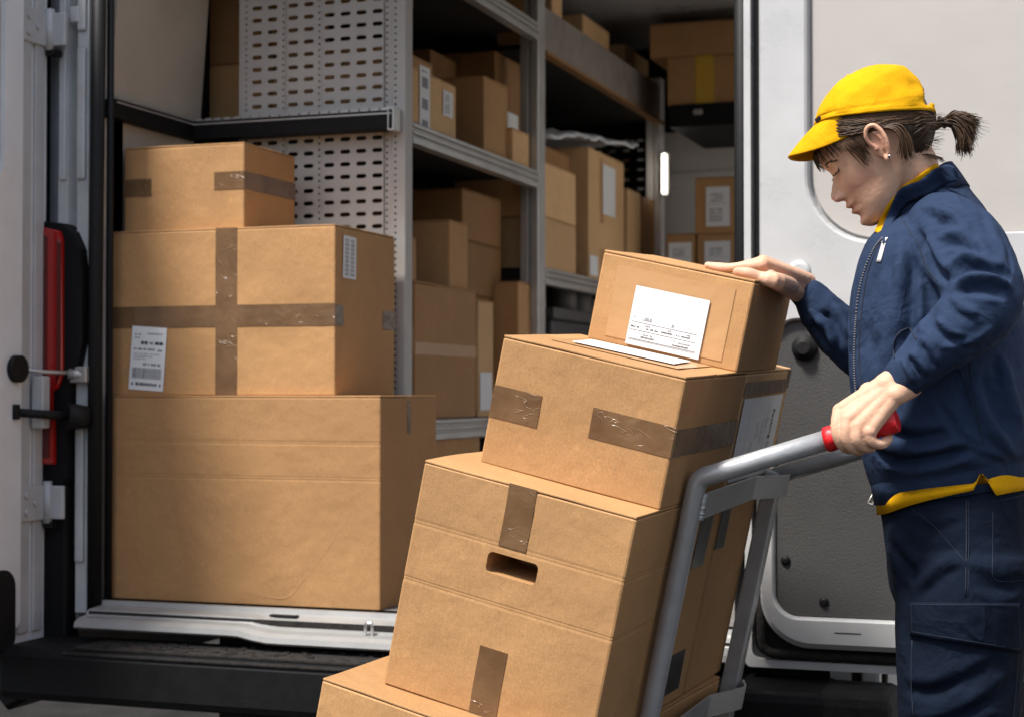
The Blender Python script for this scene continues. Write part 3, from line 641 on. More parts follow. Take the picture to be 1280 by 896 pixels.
def frustum(x0, x1, z0, z1, r, yf, yb, s):
    bm = bmesh.new(); A = rrect(x0-s*2, x1+s*2, z0-s*2, z1+s*2, (r+s*2,)*4, 10); B2 = rrect(x0-s, x1+s, z0-s, z1+s, (r+s,)*4, 10); C2 = rrect(x0, x1, z0, z1, (r,)*4, 10)
    rows = [[bm.verts.new((p[0], y, p[1])) for p in O] for O, y in ((A, yf-.02), (A, yf-.001), (B2, yf+.0035), (C2, yb))]
    n = len(A)
    for a, b in zip(rows, rows[1:]):
        for i in range(n): bm.faces.new((a[i], a[(i+1) % n], b[(i+1) % n], b[i]))
    bm.faces.new(rows[0][::-1]); bm.faces.new(rows[-1]); return bm_obj('cut', bm, M['van'])
bm = bmesh.new(); slab_from(bm, rrect(-.652, .10, .636, 2.40, (.10, .10, .08, .08), 10), -.128, -.068, chamfer=.012)
fr = bm_obj('inner_frame', bm, M['van'])
bool_cut(fr, [frustum(-.548, .02, 1.452, 2.32, .13, -.128, -.100, .006), frustum(-.620, .07, .70, 1.290, .045, -.128, -.106, .004)])
sub(fr, RD)
bm = bmesh.new(); slab_from(bm, rrect(-.621, .071, .699, 1.291, (.045,)*4, 10), -.1145, -.1035, chamfer=.002); bd = sub(bm_obj('lower_board', bm, M['speck']), RD)
bm = bmesh.new(); slab_from(bm, rrect(-.545, .017, 1.455, 2.317, (.128,)*4, 10), -.1085, -.098, chamfer=.002); sub(bm_obj('window_board', bm, M['cream_door']), RD)
def knob(u, v, r, h=.012, m='rubber', Y=-.115):
    p = onY(u, v, Y); bm = bmesh.new()
    tube(bm, [p, p+Vector((0, -h*.35, 0)), p+Vector((0, -h*.4, 0)), p+Vector((0, -h*.9, 0)), p+Vector((0, -h, 0))], [r, r*.96, r*.68, r*.6, r*.45], 24)
    return sub(bm_obj('rubber_plug', bm, M[m]), bd)
knob(1006, 435, .0265, .022); knob(982, 700, .010, .006, 'black'); knob(1030, 752, .010, .006, 'black')
for u, v in ((1195, 700), (1240, 435)): knob(u, v, .010, .006, 'black')
p = onY(999, 340, -.128); bm = bmesh.new(); tube(bm, [p, p+Vector((0, -.006, 0)), p+Vector((0, -.008, 0))], [.024, .022, .014], 24); sub(bm_obj('round_cap', bm, M['van']), RD)
bm = bmesh.new(); tube(bm, [p+Vector((0, -.008, 0)), p+Vector((0, -.0105, 0))], .004, 8); sub(bm_obj('cap_screw', bm, M['steel']), RD)
p = onY(1262, 322, -.128); sub(boxo('latch_plate', (p.x-.03, -.134, p.z-.06), (p.x+.05, -.128, p.z+.05), M['van'], None, .004), RD)
sub(tubeo('edge_rod', [onY(952, 420, -.11), onY(957, 100, -.11), onY(959, -60, -.11)], .0045, M['van']), RD)
for v_ in (38, 300):
    p = onY(957, v_, -.11); sub(boxo('rod_clip', (p.x-.008, -.122, p.z-.012), (p.x+.008, -.104, p.z+.012), M['steel'], None, .003), RD)
for k in range(3): sub(boxo('gasket_clip', (-.63+k*.03, -.083, .607), (-.61+k*.03, -.068, .619), M['dirty'], None, .003), RD)
sub(tubeo('gasket_bead', round_path([(-.655, -.09, .95), (-.655, -.09, .618), (.09, -.09, .618)], .03), .010, M['dirty']), RD)
# ------------------------------------------------------------------ rack (one thing)
rack = thing('shelving_rack', 'grey steel shelving rack with perforated end panel inside the van', 'shelving rack', (-1.98, .46, .65))
bpy.context.view_layer.update(); RI = rack.matrix_world.inverted()
def rk(o, par=None):
    o.parent = par or rack
    if par is None: o.matrix_parent_inverse = RI
    return o
def rbox(name, lo, hi, m='steel', bev=.002, par=None): return rk(boxo(name, lo, hi, M[m], None, bev), par)
XS = -1.672
def perf(name, x0, x1, z0, z1, Y, slots, dots, dz, zoff=0, m='panel', sw=.0170, sh=.0058):
    """sheet with stamped slots (columns at x in slots) and small round holes (columns in dots)"""
    bm = bmesh.new(); cells = sorted([(s-.0215, s+.0215, 's') for s in slots] + [(d-.0085, d+.0085, 'd') for d in dots])
    def quad(xa, xb, za, zb): bm.faces.new([bm.verts.new((x, Y, z)) for x, z in ((xa, za), (xb, za), (xb, zb), (xa, zb))])
    def holed(xa, xb, za, zb, hw, hh, n=12):
        cx, cz = (xa+xb)/2, (za+zb)/2; inn = []; outp = []
        for k in range(n):
            a = 2*math.pi*(k+.5)/n; ca, sa = math.cos(a), math.sin(a)
            ex = math.copysign(abs(ca)**.45, ca); ez = math.copysign(abs(sa)**.8, sa) if hw > hh*1.5 else sa
            inn.append((cx+hw*(ex if hw > hh*1.5 else ca), cz+hh*ez))
            s = 1/max(abs(ca), abs(sa)); outp.append((cx+(xb-xa)/2*ca*s, cz+(zb-za)/2*sa*s))
        # exact corners
        iv = [bm.verts.new((x, Y, z)) for x, z in inn]; ov = [bm.verts.new((x, Y, z)) for x, z in outp]
        corner = {n//8: (xb, zb), 3*n//8: (xa, zb), 5*n//8: (xa, za), 7*n//8: (xb, za)}
        for k in range(n):
            a, b = ov[k], ov[(k+1) % n]; q = None
            pa, pb = outp[k], outp[(k+1) % n]
            if abs(pa[0]-pb[0]) > 1e-7 and abs(pa[1]-pb[1]) > 1e-7:
                cxn = (xb if (pa[0]+pb[0])/2 > cx else xa, zb if (pa[1]+pb[1])/2 > cz else za); q = bm.verts.new((cxn[0], Y, cxn[1]))
            bm.faces.new([iv[k], a] + ([q] if q else []) + [b, iv[(k+1) % n]])
    zr = z0
    while zr+dz <= z1+1e-6:
        x = x0
        for a, b, t in cells:
            if a > x+1e-6: quad(x, a, zr, zr+dz)
            if t == 's': holed(a, b, zr, zr+dz, sw*.86, sh, 12)
            else: holed(a, b, zr, zr+dz/2, .0032, .0032, 8); holed(a, b, zr+dz/2, zr+dz, .0032, .0032, 8)
            x = b
        if x < x1: quad(x, x1, zr, zr+dz)
        zr += dz
    me = bpy.data.meshes.new(name); bmesh.ops.remove_doubles(bm, verts=bm.verts, dist=1e-5)
    r = bmesh.ops.extrude_face_region(bm, geom=bm.faces[:]); 
    for v in [g for g in r['geom'] if isinstance(g, bmesh.types.BMVert)]: v.co.y += .0018
    return rk(bm_obj(name, bm, M[m]))
px2x = lambda u: onY(u, 200, .46).x
sl = [px2x(u) for u in (321, 341, 366, 386, 411.5, 431.5, 452, 471.5)]
sl = [sl[0], sl[0]+.0455, sl[2], sl[2]+.0455, sl[4], sl[4]+.0455, sl[4]+.091, sl[4]+.1365]
perf('perforated_panel', -2.155, -1.712, 1.10, 2.62, .46, sl, [px2x(307.5), px2x(353.8), px2x(398.8), -1.7275], .0327, m='panel')
def post(x0, x1, y0, y1, z0=.65, z1=2.6, m='steel'):
    bm = bmesh.new()
    box(bm, (x0, y0, z0), (x0+(x1-x0)*.45, y1, z1), 0, .003); box(bm, (x0+(x1-x0)*.55, y0-.004, z0), (x1, y1, z1), 0, .004)
    box(bm, (x0+.004, y0+.012, z0), (x1-.004, y1-.004, z1-.002))
    for i in range(int((z1-z0)/.0165)):
        pass
    return rk(bm_obj('upright_post', bm, M[m]))
bm = bmesh.new(); box(bm, (-1.7115, .452, .65), (-1.672, .50, 2.6), 0, .004); up1 = rk(bm_obj('upright_post', bm, M['panel']))
bm = bmesh.new()
for i in range(int(1.9/.0165)):
    z = .68+i*.0165; tube(bm, [(-1.700, .4525, z), (-1.700, .4512, z)], .003, 6)
rk(bm_obj('post_hole', bm, M['rubber']), up1)
post(-1.735, -1.672, 1.53, 1.60); post(-1.735, -1.672, 3.10, 3.16, z1=2.42, m='bulk')
# cross rail at the end panel
bm = bmesh.new(); box(bm, (-2.262, .405, 1.814), (-1.690, .452, 1.862), 0, .002); cr = rk(bm_obj('cross_rail', bm, M['black']))
bm = bmesh.new()
for i in range(20): box(bm, (-2.255+i*.0283, .4045, 1.8625), (-2.255+i*.0283+.019, .413, 1.869))
box(bm, (-2.26, .414, 1.8625), (-1.69, .45, 1.866)); box(bm, (-2.26, .4025, 1.852), (-1.692, .405, 1.856)); rk(bm_obj('slotted_lip', bm, M['steel']), cr)
bm = bmesh.new(); ring_slab(bm, rrect(-1.700, -1.683, 1.81, 1.87, (.002,)*4, 2), rrect(-1.697, -1.687, 1.814, 1.864, (.002,)*4, 2), .400, .45); rk(bm_obj('end_cap', bm, M['steel']), cr)
def beam(y0, y1, zt, h=.055, m='steel'):
    bm = bmesh.new()
    box(bm, (XS-.03, y0, zt-h), (XS-.006, y1, zt), 0, .002)
    for a, b in ((-.0, -.012), (-.019, -.030), (-.036, -h)): box(bm, (XS-.012, y0, zt+b+0*a), (XS+.003, y1, zt+a), 0, .003)
    b = rk(bm_obj('shelf_beam', bm, M[m]))
    rbox('shelf_board', (-2.32, y0, zt-.022), (XS-.031, y1, zt-.004), 'board_dk', .001)
    return b
for zt in (1.075, 1.845, 2.315): beam(.503, 1.527, zt)
beam(1.603, 3.097, 1.545)
bm = bmesh.new(); box(bm, (XS-.028, 1.603, 2.245), (XS-.004, 3.16, 2.385), 0, .003); fb = rk(bm_obj('fascia_board', bm, M['wood']))
rk(boxo('fascia_lip', (XS-.03, 1.603, 2.232), (XS+.004, 3.16, 2.243), M['card_dark'], None, .002), fb)
rbox('shelf_board', (-2.32, 1.603, 2.25), (XS-.03, 3.16, 2.268), 'board_dk', .001)
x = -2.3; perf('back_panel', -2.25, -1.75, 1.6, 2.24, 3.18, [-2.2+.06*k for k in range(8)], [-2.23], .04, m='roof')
# shelf over the cab
ts = thing('overhead_shelf', 'black overhead shelf carrying two cartons, above the white bulkhead', 'shelf', (-1.3, 2.9, 2.15))
o = boxo('shelf_body', (-.34, -.15, .0), (.62, .45, .085), M['black'], ts, .004)
bm = bmesh.new()
for dx in (-.0, .016): tube(bm, [(-.235+dx, -.153, .052), (-.235+dx, -.151, .052)], .011, 12)
bm_obj('oval_badge', bm, M['steel'], ts)
ts.location = (-1.2, 2.85, 2.15)
# ------------------------------------------------------------------ cartons on the van floor
GV = 'large cartons stacked on the van floor'
carton(.717, .345, .490, 'largest plain carton at the bottom of the floor stack by the left pillar', GV, loc=(-2.272, .03, .650), creases=(.775, .605), seed=3,
       tapes=[('right', .155, .40, .175, .478)])
b2 = carton(.602, .35, .398, 'middle carton of the floor stack with brown tape crossed over its front', GV, loc=(-2.281, .05, 1.141), seed=11,
       tapes=[('front', .0, .162, .602, .214), ('front', .288, .0, .345, .398), ('right', .0, .162, .045, .21), ('right', .275, .162, .35, .208)])
paper_label(b2, 'front', (.602, .35, .398), .104, .088, .096, .153, -4, 'shipping')
paper_label(b2, 'right', (.602, .35, .398), .075, .325, .07, .10, -1, 'grid')
carton(.333, .27, .208, 'top small carton of the floor stack with short tape pieces at both sides', GV, loc=(-2.272, .09, 1.541), seed=21,
       tapes=[('front', .0, .086, .078, .13), ('front', .252, .095, .333, .138), ('right', .0, .095, .27, .138)])
# ------------------------------------------------------------------ cartons on the rack: near/far = image columns of the aisle face
def shelf_box(un, uf, vtop, zbot, label, group, xr=-1.69, depth=.3, vbot=None, m='card', side='x', **k):
    """un / uf: near and far vertical edge of the face that looks at the aisle"""
    yn = onX(un, 300, xr).y; yf = onX(uf, 300, xr).y
    zt = onX(un, vtop, xr).z
    zb = zbot if vbot is None else onX(un, vbot, xr).z
    W = depth; D = yf-yn; H = zt-zb
    o = carton(W, D, H, label, group, m=m, loc=(xr-W, yn, zb+.001), seed=random.random()*50, **k)
    return o
G1 = 'cartons on the upper rack shelf'; G2 = 'cartons on the lower rack shelf'; G3 = 'cartons in the far rack bay'; G4 = 'cartons on the top of the rack'
s = shelf_box(513, 570, 82, 1.846, 'carton with two white labels beside the near post on the upper shelf', G1, depth=.40, m='card_brightened')
paper_label(s, 'right', s['dims'], s['dims'][1]*.28, s['dims'][2]*.45, .07, .19, 0, 'strip'); paper_label(s, 'right', s['dims'], s['dims'][1]*.80, s['dims'][2]*.60, .07, .07, 0, 'address')
s = shelf_box(605, 635, 95, 1.846, 'tall carton with a dark near side, middle of the upper shelf', G1, xr=-1.72, depth=.19)
s = shelf_box(619, 655, 64, 1.846, 'taller carton behind, next to the second post on the upper shelf', G1, xr=-1.80, depth=.2, m='card_dark')
paper_label(s, 'right', s['dims'], s['dims'][1]*.55, s['dims'][2]*.38, .12, .12, 0, 'plain')
shelf_box(641, 662, 160, 1.846, 'little carton tight against the second post on the upper shelf', G1, xr=-1.70, depth=.10, m='card_brightened')
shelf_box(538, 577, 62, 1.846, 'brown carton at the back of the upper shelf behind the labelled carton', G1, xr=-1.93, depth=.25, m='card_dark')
pk = shelf_box(505, 514, 45, 1.846, 'narrow upright carton partly hidden by the near post', G1, xr=-1.90, depth=.2)
pk = shelf_box(505, 517, 0, 2.32, 'carton by the near post on the topmost shelf', G4, xr=-1.75, depth=.3)
shelf_box(655, 672, -30, 2.32, 'carton at the far end of the topmost near shelf', G4, xr=-1.72, depth=.3)
s = shelf_box(519, 595, 352, 1.076, 'square carton with tape round its middle on the lower shelf', G2, depth=.36, m='card')
sticker(s, 'right', *s['dims'], 0, s['dims'][2]*.47, s['dims'][1], s['dims'][2]*.56, M['clear'])
zt = s.location.z + s['dims'][2]
shelf_box(562, 585, 275, zt, 'upright carton with a lit edge, standing on the taped square carton', G2, xr=-1.71, depth=.19, m='card')
shelf_box(505, 521, 294, zt, 'small carton beside the near post, on top of the taped square carton', G2, xr=-1.69, depth=.07, m='card')
s = shelf_box(598, 617, 376, 1.076, 'slim carton with a white label low on its face, lower shelf', G2, xr=-1.69, depth=.25, m='card_brightened')
paper_label(s, 'right', s['dims'], s['dims'][1]*.45, s['dims'][2]*.22, .10, .11, 0, 'plain')
s = shelf_box(648, 668, 352, 1.076, 'tall carton beside the second post on the lower shelf', G2, xr=-1.70, depth=.24, m='card')
z2 = 1.30
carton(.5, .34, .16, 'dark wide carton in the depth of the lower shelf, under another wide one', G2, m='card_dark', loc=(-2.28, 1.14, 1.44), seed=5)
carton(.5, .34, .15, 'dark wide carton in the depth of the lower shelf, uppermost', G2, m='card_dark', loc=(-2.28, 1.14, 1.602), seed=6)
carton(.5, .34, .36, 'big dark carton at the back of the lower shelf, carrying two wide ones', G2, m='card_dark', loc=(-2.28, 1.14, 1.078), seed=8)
shelf_box(545, 600, 546, .651, 'low carton on the van floor beneath the rack', G2, xr=-1.68, depth=.35, m='card', tapes=[])
# far bay
a = shelf_box(677, 720, 270, 1.546, 'brightly lit carton under its twin behind the second post, far bay', G3, xr=-1.69, depth=.3, m='card_brightened')
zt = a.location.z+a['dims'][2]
a = shelf_box(677, 720, 201, zt+.001, 'brightly lit carton on its twin behind the second post, far bay', G3, xr=-1.69, depth=.3, m='card_brightened')
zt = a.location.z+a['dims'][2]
shelf_box(680, 712, 182, zt+.001, 'small brown carton on the brightly lit pair in the far bay', G3, xr=-1.74, depth=.2, m='card_dark')
s = shelf_box(736, 780, 184, 1.546, 'tall carton with dark tape and white labels in the far bay', G3, xr=-1.69, depth=.18, m='card_brightened')
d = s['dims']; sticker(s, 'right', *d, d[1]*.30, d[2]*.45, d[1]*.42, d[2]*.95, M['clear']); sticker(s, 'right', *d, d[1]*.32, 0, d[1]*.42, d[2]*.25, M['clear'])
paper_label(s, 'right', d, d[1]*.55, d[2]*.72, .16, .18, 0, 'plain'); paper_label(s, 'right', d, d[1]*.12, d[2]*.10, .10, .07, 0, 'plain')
shelf_box(785, 801, 236, 1.546, 'narrow brightly lit carton near the far post', G3, xr=-1.69, depth=.2, m='card_brightened')
shelf_box(803, 820, 246, 1.546, 'dark carton tight against the far post', G3, xr=-1.70, depth=.2, m='card_dark')
for k, (u0, u1, v0) in enumerate(((765, 783, 215), (788, 806, 190))):
    shelf_box(u0, u1, v0, 1.546, ('brown carton behind the tall labelled one', 'brown carton at the back near the perforated back panel')[k], G3, xr=-1.88, depth=.25, m='card_dark')
# cartons on the fascia shelf
shelf_box(729, 762, 18, 2.27, 'nearer little bright carton looking over the wooden fascia', G4, xr=-1.76, depth=.2, m='card_brightened')
shelf_box(781, 811, 56, 2.27, 'farther little bright carton looking over the wooden fascia', G4, xr=-1.76, depth=.2, m='card_brightened')
shelf_box(690, 703, -15, 2.27, 'carton beside the second post on top of the wooden fascia shelf', G4, xr=-1.74, depth=.2, m='card_brightened')
# below the far bay shelf: two dark crates
cg = 'dark goods under the far bay shelf'
for (u0, u1, v, lab) in ((690, 740, 384, 'dark grey plastic crate under the far bay shelf'),):
    xr = -1.72; yn = onX(u0, 300, xr).y; yf = onX(u1, 300, xr).y; zt = onX(u0, v, xr).z
    cr_ = thing('plastic_crate', lab, 'crate', (xr-.2, (yn+yf)/2, .651))
    bm = bmesh.new(); hx, hy, hz = .2, (yf-yn)/2, zt-.651
    box(bm, (-hx, -hy, 0), (hx, hy, hz-.04), 0, .01)
    ring = lambda s, z: [(-hx-s, -hy-s, z), (hx+s, -hy-s, z), (hx+s, hy+s, z), (-hx-s, hy+s, z)]
    bm_obj('crate_body', bm, mat('dark_grey_plastic', (.05, .05, .052), .5), cr_)
    bm = bmesh.new(); box(bm, (-hx-.012, -hy-.012, hz-.04), (hx+.012, hy+.012, hz), 0, .006); bm_obj('crate_rim', bm, mat('grey_plastic_rim', (.07, .07, .07), .45), cr_)
for k, u0 in enumerate((704, 724)):
    p = onX(u0, 370, -1.8); bm = bmesh.new()
    tube(bm, [(0, 0, 0), (0, 0, .01), (0, 0, .10), (0, 0, .115)], [.045, .055, .055, .045], 18)
    t = bm_obj('tape_roll', bm, mat('roll_grey', (.12, .11, .10), .5)); t.location = (-1.82, p.y+.05, zt+.001)
    tag(t, ('nearer', 'farther')[k]+' dark round roll standing on the plastic crate', 'roll', 'rolls on the crate')
# wrapped bag over the tall cartons
bm = bmesh.new(); nx, ny = 26, 14; V = []
for j in range(ny+1):
    for i in range(nx+1):
        x = -2.0+.30*j/ny; y = 1.75+1.10*i/nx
        e = min(i, nx-i)/nx*2; h = .012*(1-(2*j/ny-1)**2)*min(1, e*3)
        z = 2.0 + .115*(i/nx) + h + mnoise.noise(Vector((x*9, y*9, 2)))*.022 + abs(mnoise.noise(Vector((x*20, y*14, 7))))*.02
        V.append(bm.verts.new((x-(-1.85), y-2.3, z-2.03)))
for j in range(ny):
    for i in range(nx): bm.faces.new((V[j*(nx+1)+i], V[j*(nx+1)+i+1], V[(j+1)*(nx+1)+i+1], V[(j+1)*(nx+1)+i])).smooth = True
r = bmesh.ops.extrude_face_region(bm, geom=bm.faces[:])
for v in [g for g in r['geom'] if isinstance(g, bmesh.types.BMVert)]: v.co.z -= .012
o = bm_obj('plastic_bag', bm, M['bagmat']); o.location = (-1.85, 2.3, 2.03); tag(o, 'crumpled pale plastic bag lying over the cartons in the far bay', 'bag')
# a crumpled white bag and padded envelope at the back of the upper shelf
def crumple(name, c, s, m, label, cat, seed):
    bm = bmesh.new(); bmesh.ops.create_icosphere(bm, subdivisions=4, radius=1)
    for v in bm.verts:
        n = mnoise.noise(v.co*2.1+Vector((seed, 0, 0)))*.35 + mnoise.noise(v.co*5+Vector((0, seed, 0)))*.12
        v.co = Vector((v.co.x*s[0], v.co.y*s[1], v.co.z*s[2]))*(1+n)
    zmin = min(v.co.z for v in bm.verts)
    for v in bm.verts: v.co.z -= zmin
    for f in bm.faces: f.smooth = True
    o = bm_obj(name, bm, m); o.location = c; tag(o, label, cat); return o
crumple('plastic_bag', (-2.05, .95, 2.02), (.16, .10, .05), M['bagmat'], 'crumpled grey plastic bag lying on the carton at the back of the upper shelf', 'bag', 3)
carton(.22, .2, .17, 'brown carton under the grey plastic bag, back of the upper shelf', G1, m='card_dark', loc=(-2.16, .85, 1.847), seed=9)
p = onX(588, 90, -1.95)
bm = bmesh.new(); box(bm, (-.05, -.012, 0), (.05, .012, .24), 0, .01); o = bm_obj('padded_envelope', bm, M['paper']); o.location = (-1.93, p.y, 1.847); tag(o, 'white padded envelope standing between two cartons on the upper shelf', 'envelope')
# left gap behind the end panel
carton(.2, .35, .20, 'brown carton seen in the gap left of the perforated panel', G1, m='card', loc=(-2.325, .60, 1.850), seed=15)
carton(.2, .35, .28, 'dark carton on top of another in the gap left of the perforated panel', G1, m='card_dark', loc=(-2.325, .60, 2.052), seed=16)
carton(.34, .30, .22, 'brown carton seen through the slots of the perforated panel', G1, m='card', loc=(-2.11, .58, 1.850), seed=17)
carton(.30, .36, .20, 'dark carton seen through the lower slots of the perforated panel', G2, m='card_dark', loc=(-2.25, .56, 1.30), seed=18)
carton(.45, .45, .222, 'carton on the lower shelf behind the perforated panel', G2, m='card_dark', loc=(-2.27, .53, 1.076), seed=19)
# cartons in front of the bulkhead on the right
G5 = 'cartons stacked before the white bulkhead'
Yr = 2.75
def wall_box(u0, u1, v0, v1, label, D=.33, m='card', zb=None, Y=Yr, ext=0, group=G5):
    a = onY(u0, v0, Y); b = onY(u1, v1, Y); z = b.z if zb is None else zb
    return carton(b.x-a.x+ext, D, a.z-z, label, group, m=m, loc=(a.x, Y, z+.001), seed=u0)
r1 = wall_box(869, 925, 223, 291, 'upper right carton with a white label before the bulkhead', ext=.06)
d = r1['dims']; paper_label(r1, 'front', d, .088, .10, .092, .15, 0, 'address')
r2 = wall_box(833, 869, 293, 480, 'lower left carton with a wide label before the bulkhead'); d = r2['dims']; paper_label(r2, 'front', d, .054, d[2]-.10, .09, .13, 0, 'address')
r3 = wall_box(871, 925, 293, 480, 'lower right carton with a large label before the bulkhead', ext=.06); d = r3['dims']; paper_label(r3, 'front', d, .08, d[2]-.10, .10, .14, 0, 'address')
zz = r3.location.z
t = carton(.36, .36, zz-.652, 'carton on the van floor under the labelled ones by the bulkhead', G5, loc=(-1.62, 2.74, .651), seed=4)
t = carton(.28, .34, zz-.652, 'second carton on the van floor under the labelled ones by the bulkhead', G5, loc=(-1.25, 2.75, .651), seed=4)
G6 = 'cartons on the overhead shelf'
w1 = wall_box(834, 925, 73, 119, 'lower, shorter carton with yellow tape on the overhead shelf', Y=2.72, zb=2.236, ext=.12, group=G6)
d = w1['dims']; sticker(w1, 'front', *d, .11, 0, .18, d[2], mat('yellow_tape', (.55, .33, .03), .4))
w0 = wall_box(812, 925, 32, 72, 'upper, wider carton on the overhead shelf', Y=2.72, zb=w1.location.z+d[2]+.001, ext=.12, m='card', group=G6)
# ------------------------------------------------------------------ the loaded hand truck, tipped back
def axes(t, psi, rho):
    t, psi, rho = map(R_, (t, psi, rho))
    w = Vector((math.sin(psi)*math.cos(rho), math.cos(psi)*math.cos(rho), math.sin(rho))); h = Vector((math.cos(psi), -math.sin(psi), 0)); up = h.cross(w)
    return h*math.cos(t)-up*math.sin(t), w, h*math.sin(t)+up*math.cos(t)
A_, W_, U_ = axes(12.7, 5.0, 2.0)
OT = Vector((-.60287, -.88934, 1.01196))
TM = Matrix.Translation(OT) @ Matrix(((A_.x, W_.x, U_.x, 0), (A_.y, W_.y, U_.y, 0), (A_.z, W_.z, U_.z, 0), (0, 0, 0, 1)))
TI = TM.inverted()
def LW(u, v, wc):                       # sight line meets the truck-parallel plane w = wc; truck coordinates
    c = TI @ CAM; r = TI.to_3x3() @ ray(u, v); return c + r*((wc-c.y)/r.y)
def LA(u, v, ac):
    c = TI @ CAM; r = TI.to_3x3() @ ray(u, v); return c + r*((ac-c.x)/r.x)
GT = 'cartons loaded on the hand truck'
def tm(a, w, u, rz=0): return TM @ Matrix.Translation((a, w, u)) @ Matrix.Rotation(R_(rz), 4, 'Z')
carton(.43, .70, .465, 'carton at the very bottom of the hand truck load, only its top corner showing', GT, mtx=tm(-.457, -.262, -.879, -1.5), seed=31)
B = carton(.362, .437, .366, 'big carton with a hand hole in its front, on the hand truck', GT, mtx=tm(-.382, -.198, -.413), seed=33, creases=(.73, .48), hole=(.137, .223, .222, .255),
       tapes=[('front', .150, .268, .197, .366), ('front', .155, .0, .202, .108)])
C_ = carton(.314, .325, .209, 'wide carton with brown tape round its corner, second from the top of the hand truck', GT, mtx=tm(-.334, -.096, -.0465), seed=35,
       tapes=[('front', .001, .076, .087, .128), ('front', .175, .082, .3135, .130), ('right', .0, .082, .3245, .126)])
sticker(C_, 'top', .314, .325, .209, .045, .085, .27, .26, M['clear']); paper_label(C_, 'top', (.314, .325, .209), .160, .165, .175, .115, 5, 'invoice', off=.0036)
D_ = carton(.275, .246, .156, 'topmost carton with a large white form label, under the woman\'s right hand', GT, mtx=tm(-.295, .167, .1635), m='card', seed=37,
       tapes=[('front', .032, .012, .245, .135, 'clear')])
paper_label(D_, 'front', (.275, .246, .156), .139, .057, .134, .101, 0, 'form', off=.0034)
E_ = carton(.30, .285, .209, 'carton with a packing list pouch, behind the wide taped one on the hand truck', GT, mtx=tm(-.32, .236, -.0465), seed=39, m='card_brightened',
       tapes=[('right', .0, .165, .27, .19), ('right', .10, .0, .14, .02), ('right', .265, .172, .284, .206)])
paper_label(E_, 'right', (.30, .285, .209), .128, .088, .245, .148, 0, 'packing')
F_ = carton(.35, .21, .364, 'tall carton between the rails of the hand truck, behind the big one', GT, mtx=tm(-.37, .250, -.413), seed=41, creases=(.55,))
sticker(F_, 'right', .35, .21, .364, .0, .26, .05, .355, mat('black_tape', (.015, .014, .013), .3))
sticker(B, 'right', .362, .437, .366, .335, .24, .40, .345, mat('black_tape', (.015, .014, .013), .3)); sticker(B, 'right', .362, .437, .366, .32, .02, .40, .09, bpy.data.materials['black_tape'])
ht = thing('hand_truck', 'grey tubular hand truck with red grips, tipped back under a load of cartons', 'hand truck', mat=TM @ Matrix.Translation((0, .237, -.90)))
bpy.context.view_layer.update(); HI = Matrix.Translation((0, -.237, .90))
def hp(o, par=None):                    # meshes are written in truck coordinates
    o.parent = par or ht
    if par is None: o.matrix_parent_inverse = Matrix(); o.matrix_local = HI
    else: o.matrix_local = Matrix()
    return o
gp0 = LW(1036, 548.5, 0); gp1 = LW(1122, 524, 0); gdir = (gp1-gp0).normalized()
near = round_path([(.004, .0, -.93), (.001, .0, -.4), (.0, .0, .0), gp0+gdir*.02], .016, 6)
o = hp(bm_obj('rail_and_handle', (lambda b: (tube(b, near, .0158, 20), b)[1])(bmesh.new()), M['truck'], smooth=False))
bm = bmesh.new(); tube(bm, [gp0-gdir*.004, gp0+gdir*.004, gp0+gdir*.012, gp1-gdir*.01, gp1-gdir*.002, gp1], [.0195, .0200, .0185, .0195, .0185, .015], 24); hp(bm_obj('red_grip', bm, M['grip']))
far_h = round_path([(.004, .474, -.93), (0, .474, -.03), Vector((0, .474, -.03))+(gp0-Vector((0, 0, 0)))+Vector((0, 0, -.0))], .035, 8)
# far side: square rail welded under a round handle
bm = bmesh.new(); box(bm, (-.014, .457, -.93), (.016, .489, -.024), 0, .004); hp(bm_obj('square_rail', bm, M['truck']))
fh0 = Vector((-.0, .473, -.036)); fh1 = fh0+Vector((gp1.x, 0, gp1.z))
bm = bmesh.new(); tube(bm, [fh0, fh1-gdir*.05], .0155, 18); hp(bm_obj('rear_handle', bm, M['truck']))
bm = bmesh.new(); tube(bm, [fh1-gdir*.10, fh1], .0195, 20); hp(bm_obj('red_grip', bm, M['grip']))
def strap(u0, pts, h=.042, th=.004):
    bm = bmesh.new(); P = [Vector((a, w, 0)) for a, w in pts]; rows = []
    for i, p in enumerate(P):
        d = (P[min(i+1, len(P)-1)]-P[max(i-1, 0)]).normalized(); n = Vector((d.y, -d.x, 0))
        rows.append([bm.verts.new(p+Vector((0, 0, u0))), bm.verts.new(p+Vector((0, 0, u0-h))), bm.verts.new(p+n*th+Vector((0, 0, u0-h))), bm.verts.new(p+n*th+Vector((0, 0, u0)))])
    for a, b in zip(rows, rows[1:]):
        for k in range(4): bm.faces.new((a[k], a[(k+1) % 4], b[(k+1) % 4], b[k]))
    bm.faces.new(rows[0][::-1]); bm.faces.new(rows[-1])
    return hp(bm_obj('cross_strap', bm, M['truck']))
a1 = LW(938, 621, .33).x; a2 = LW(983, 616, .455).x
st = strap(-.022, [(.012, .004), (a1, .33), (a2-.002, .448), (a2-.004, .458), (.016, .492)])
st2 = strap(-.425, [(.012, .004), (a1, .33), (a2-.002, .448), (a2-.004, .458), (.016, .492)])
for u0 in (-.022, -.425):
    bm = bmesh.new(); rr = random.Random(3)
    for k in range(14):                     # weld bead
        p = Vector((.0165, .002, u0-.003*k-.001)); tube(bm, [p+Vector((-.003, -.002, 0)), p+Vector((.004, .004, 0))], rr.uniform(.002, .0035), 6)
    hp(bm_obj('weld_bead', bm, M['truck']))
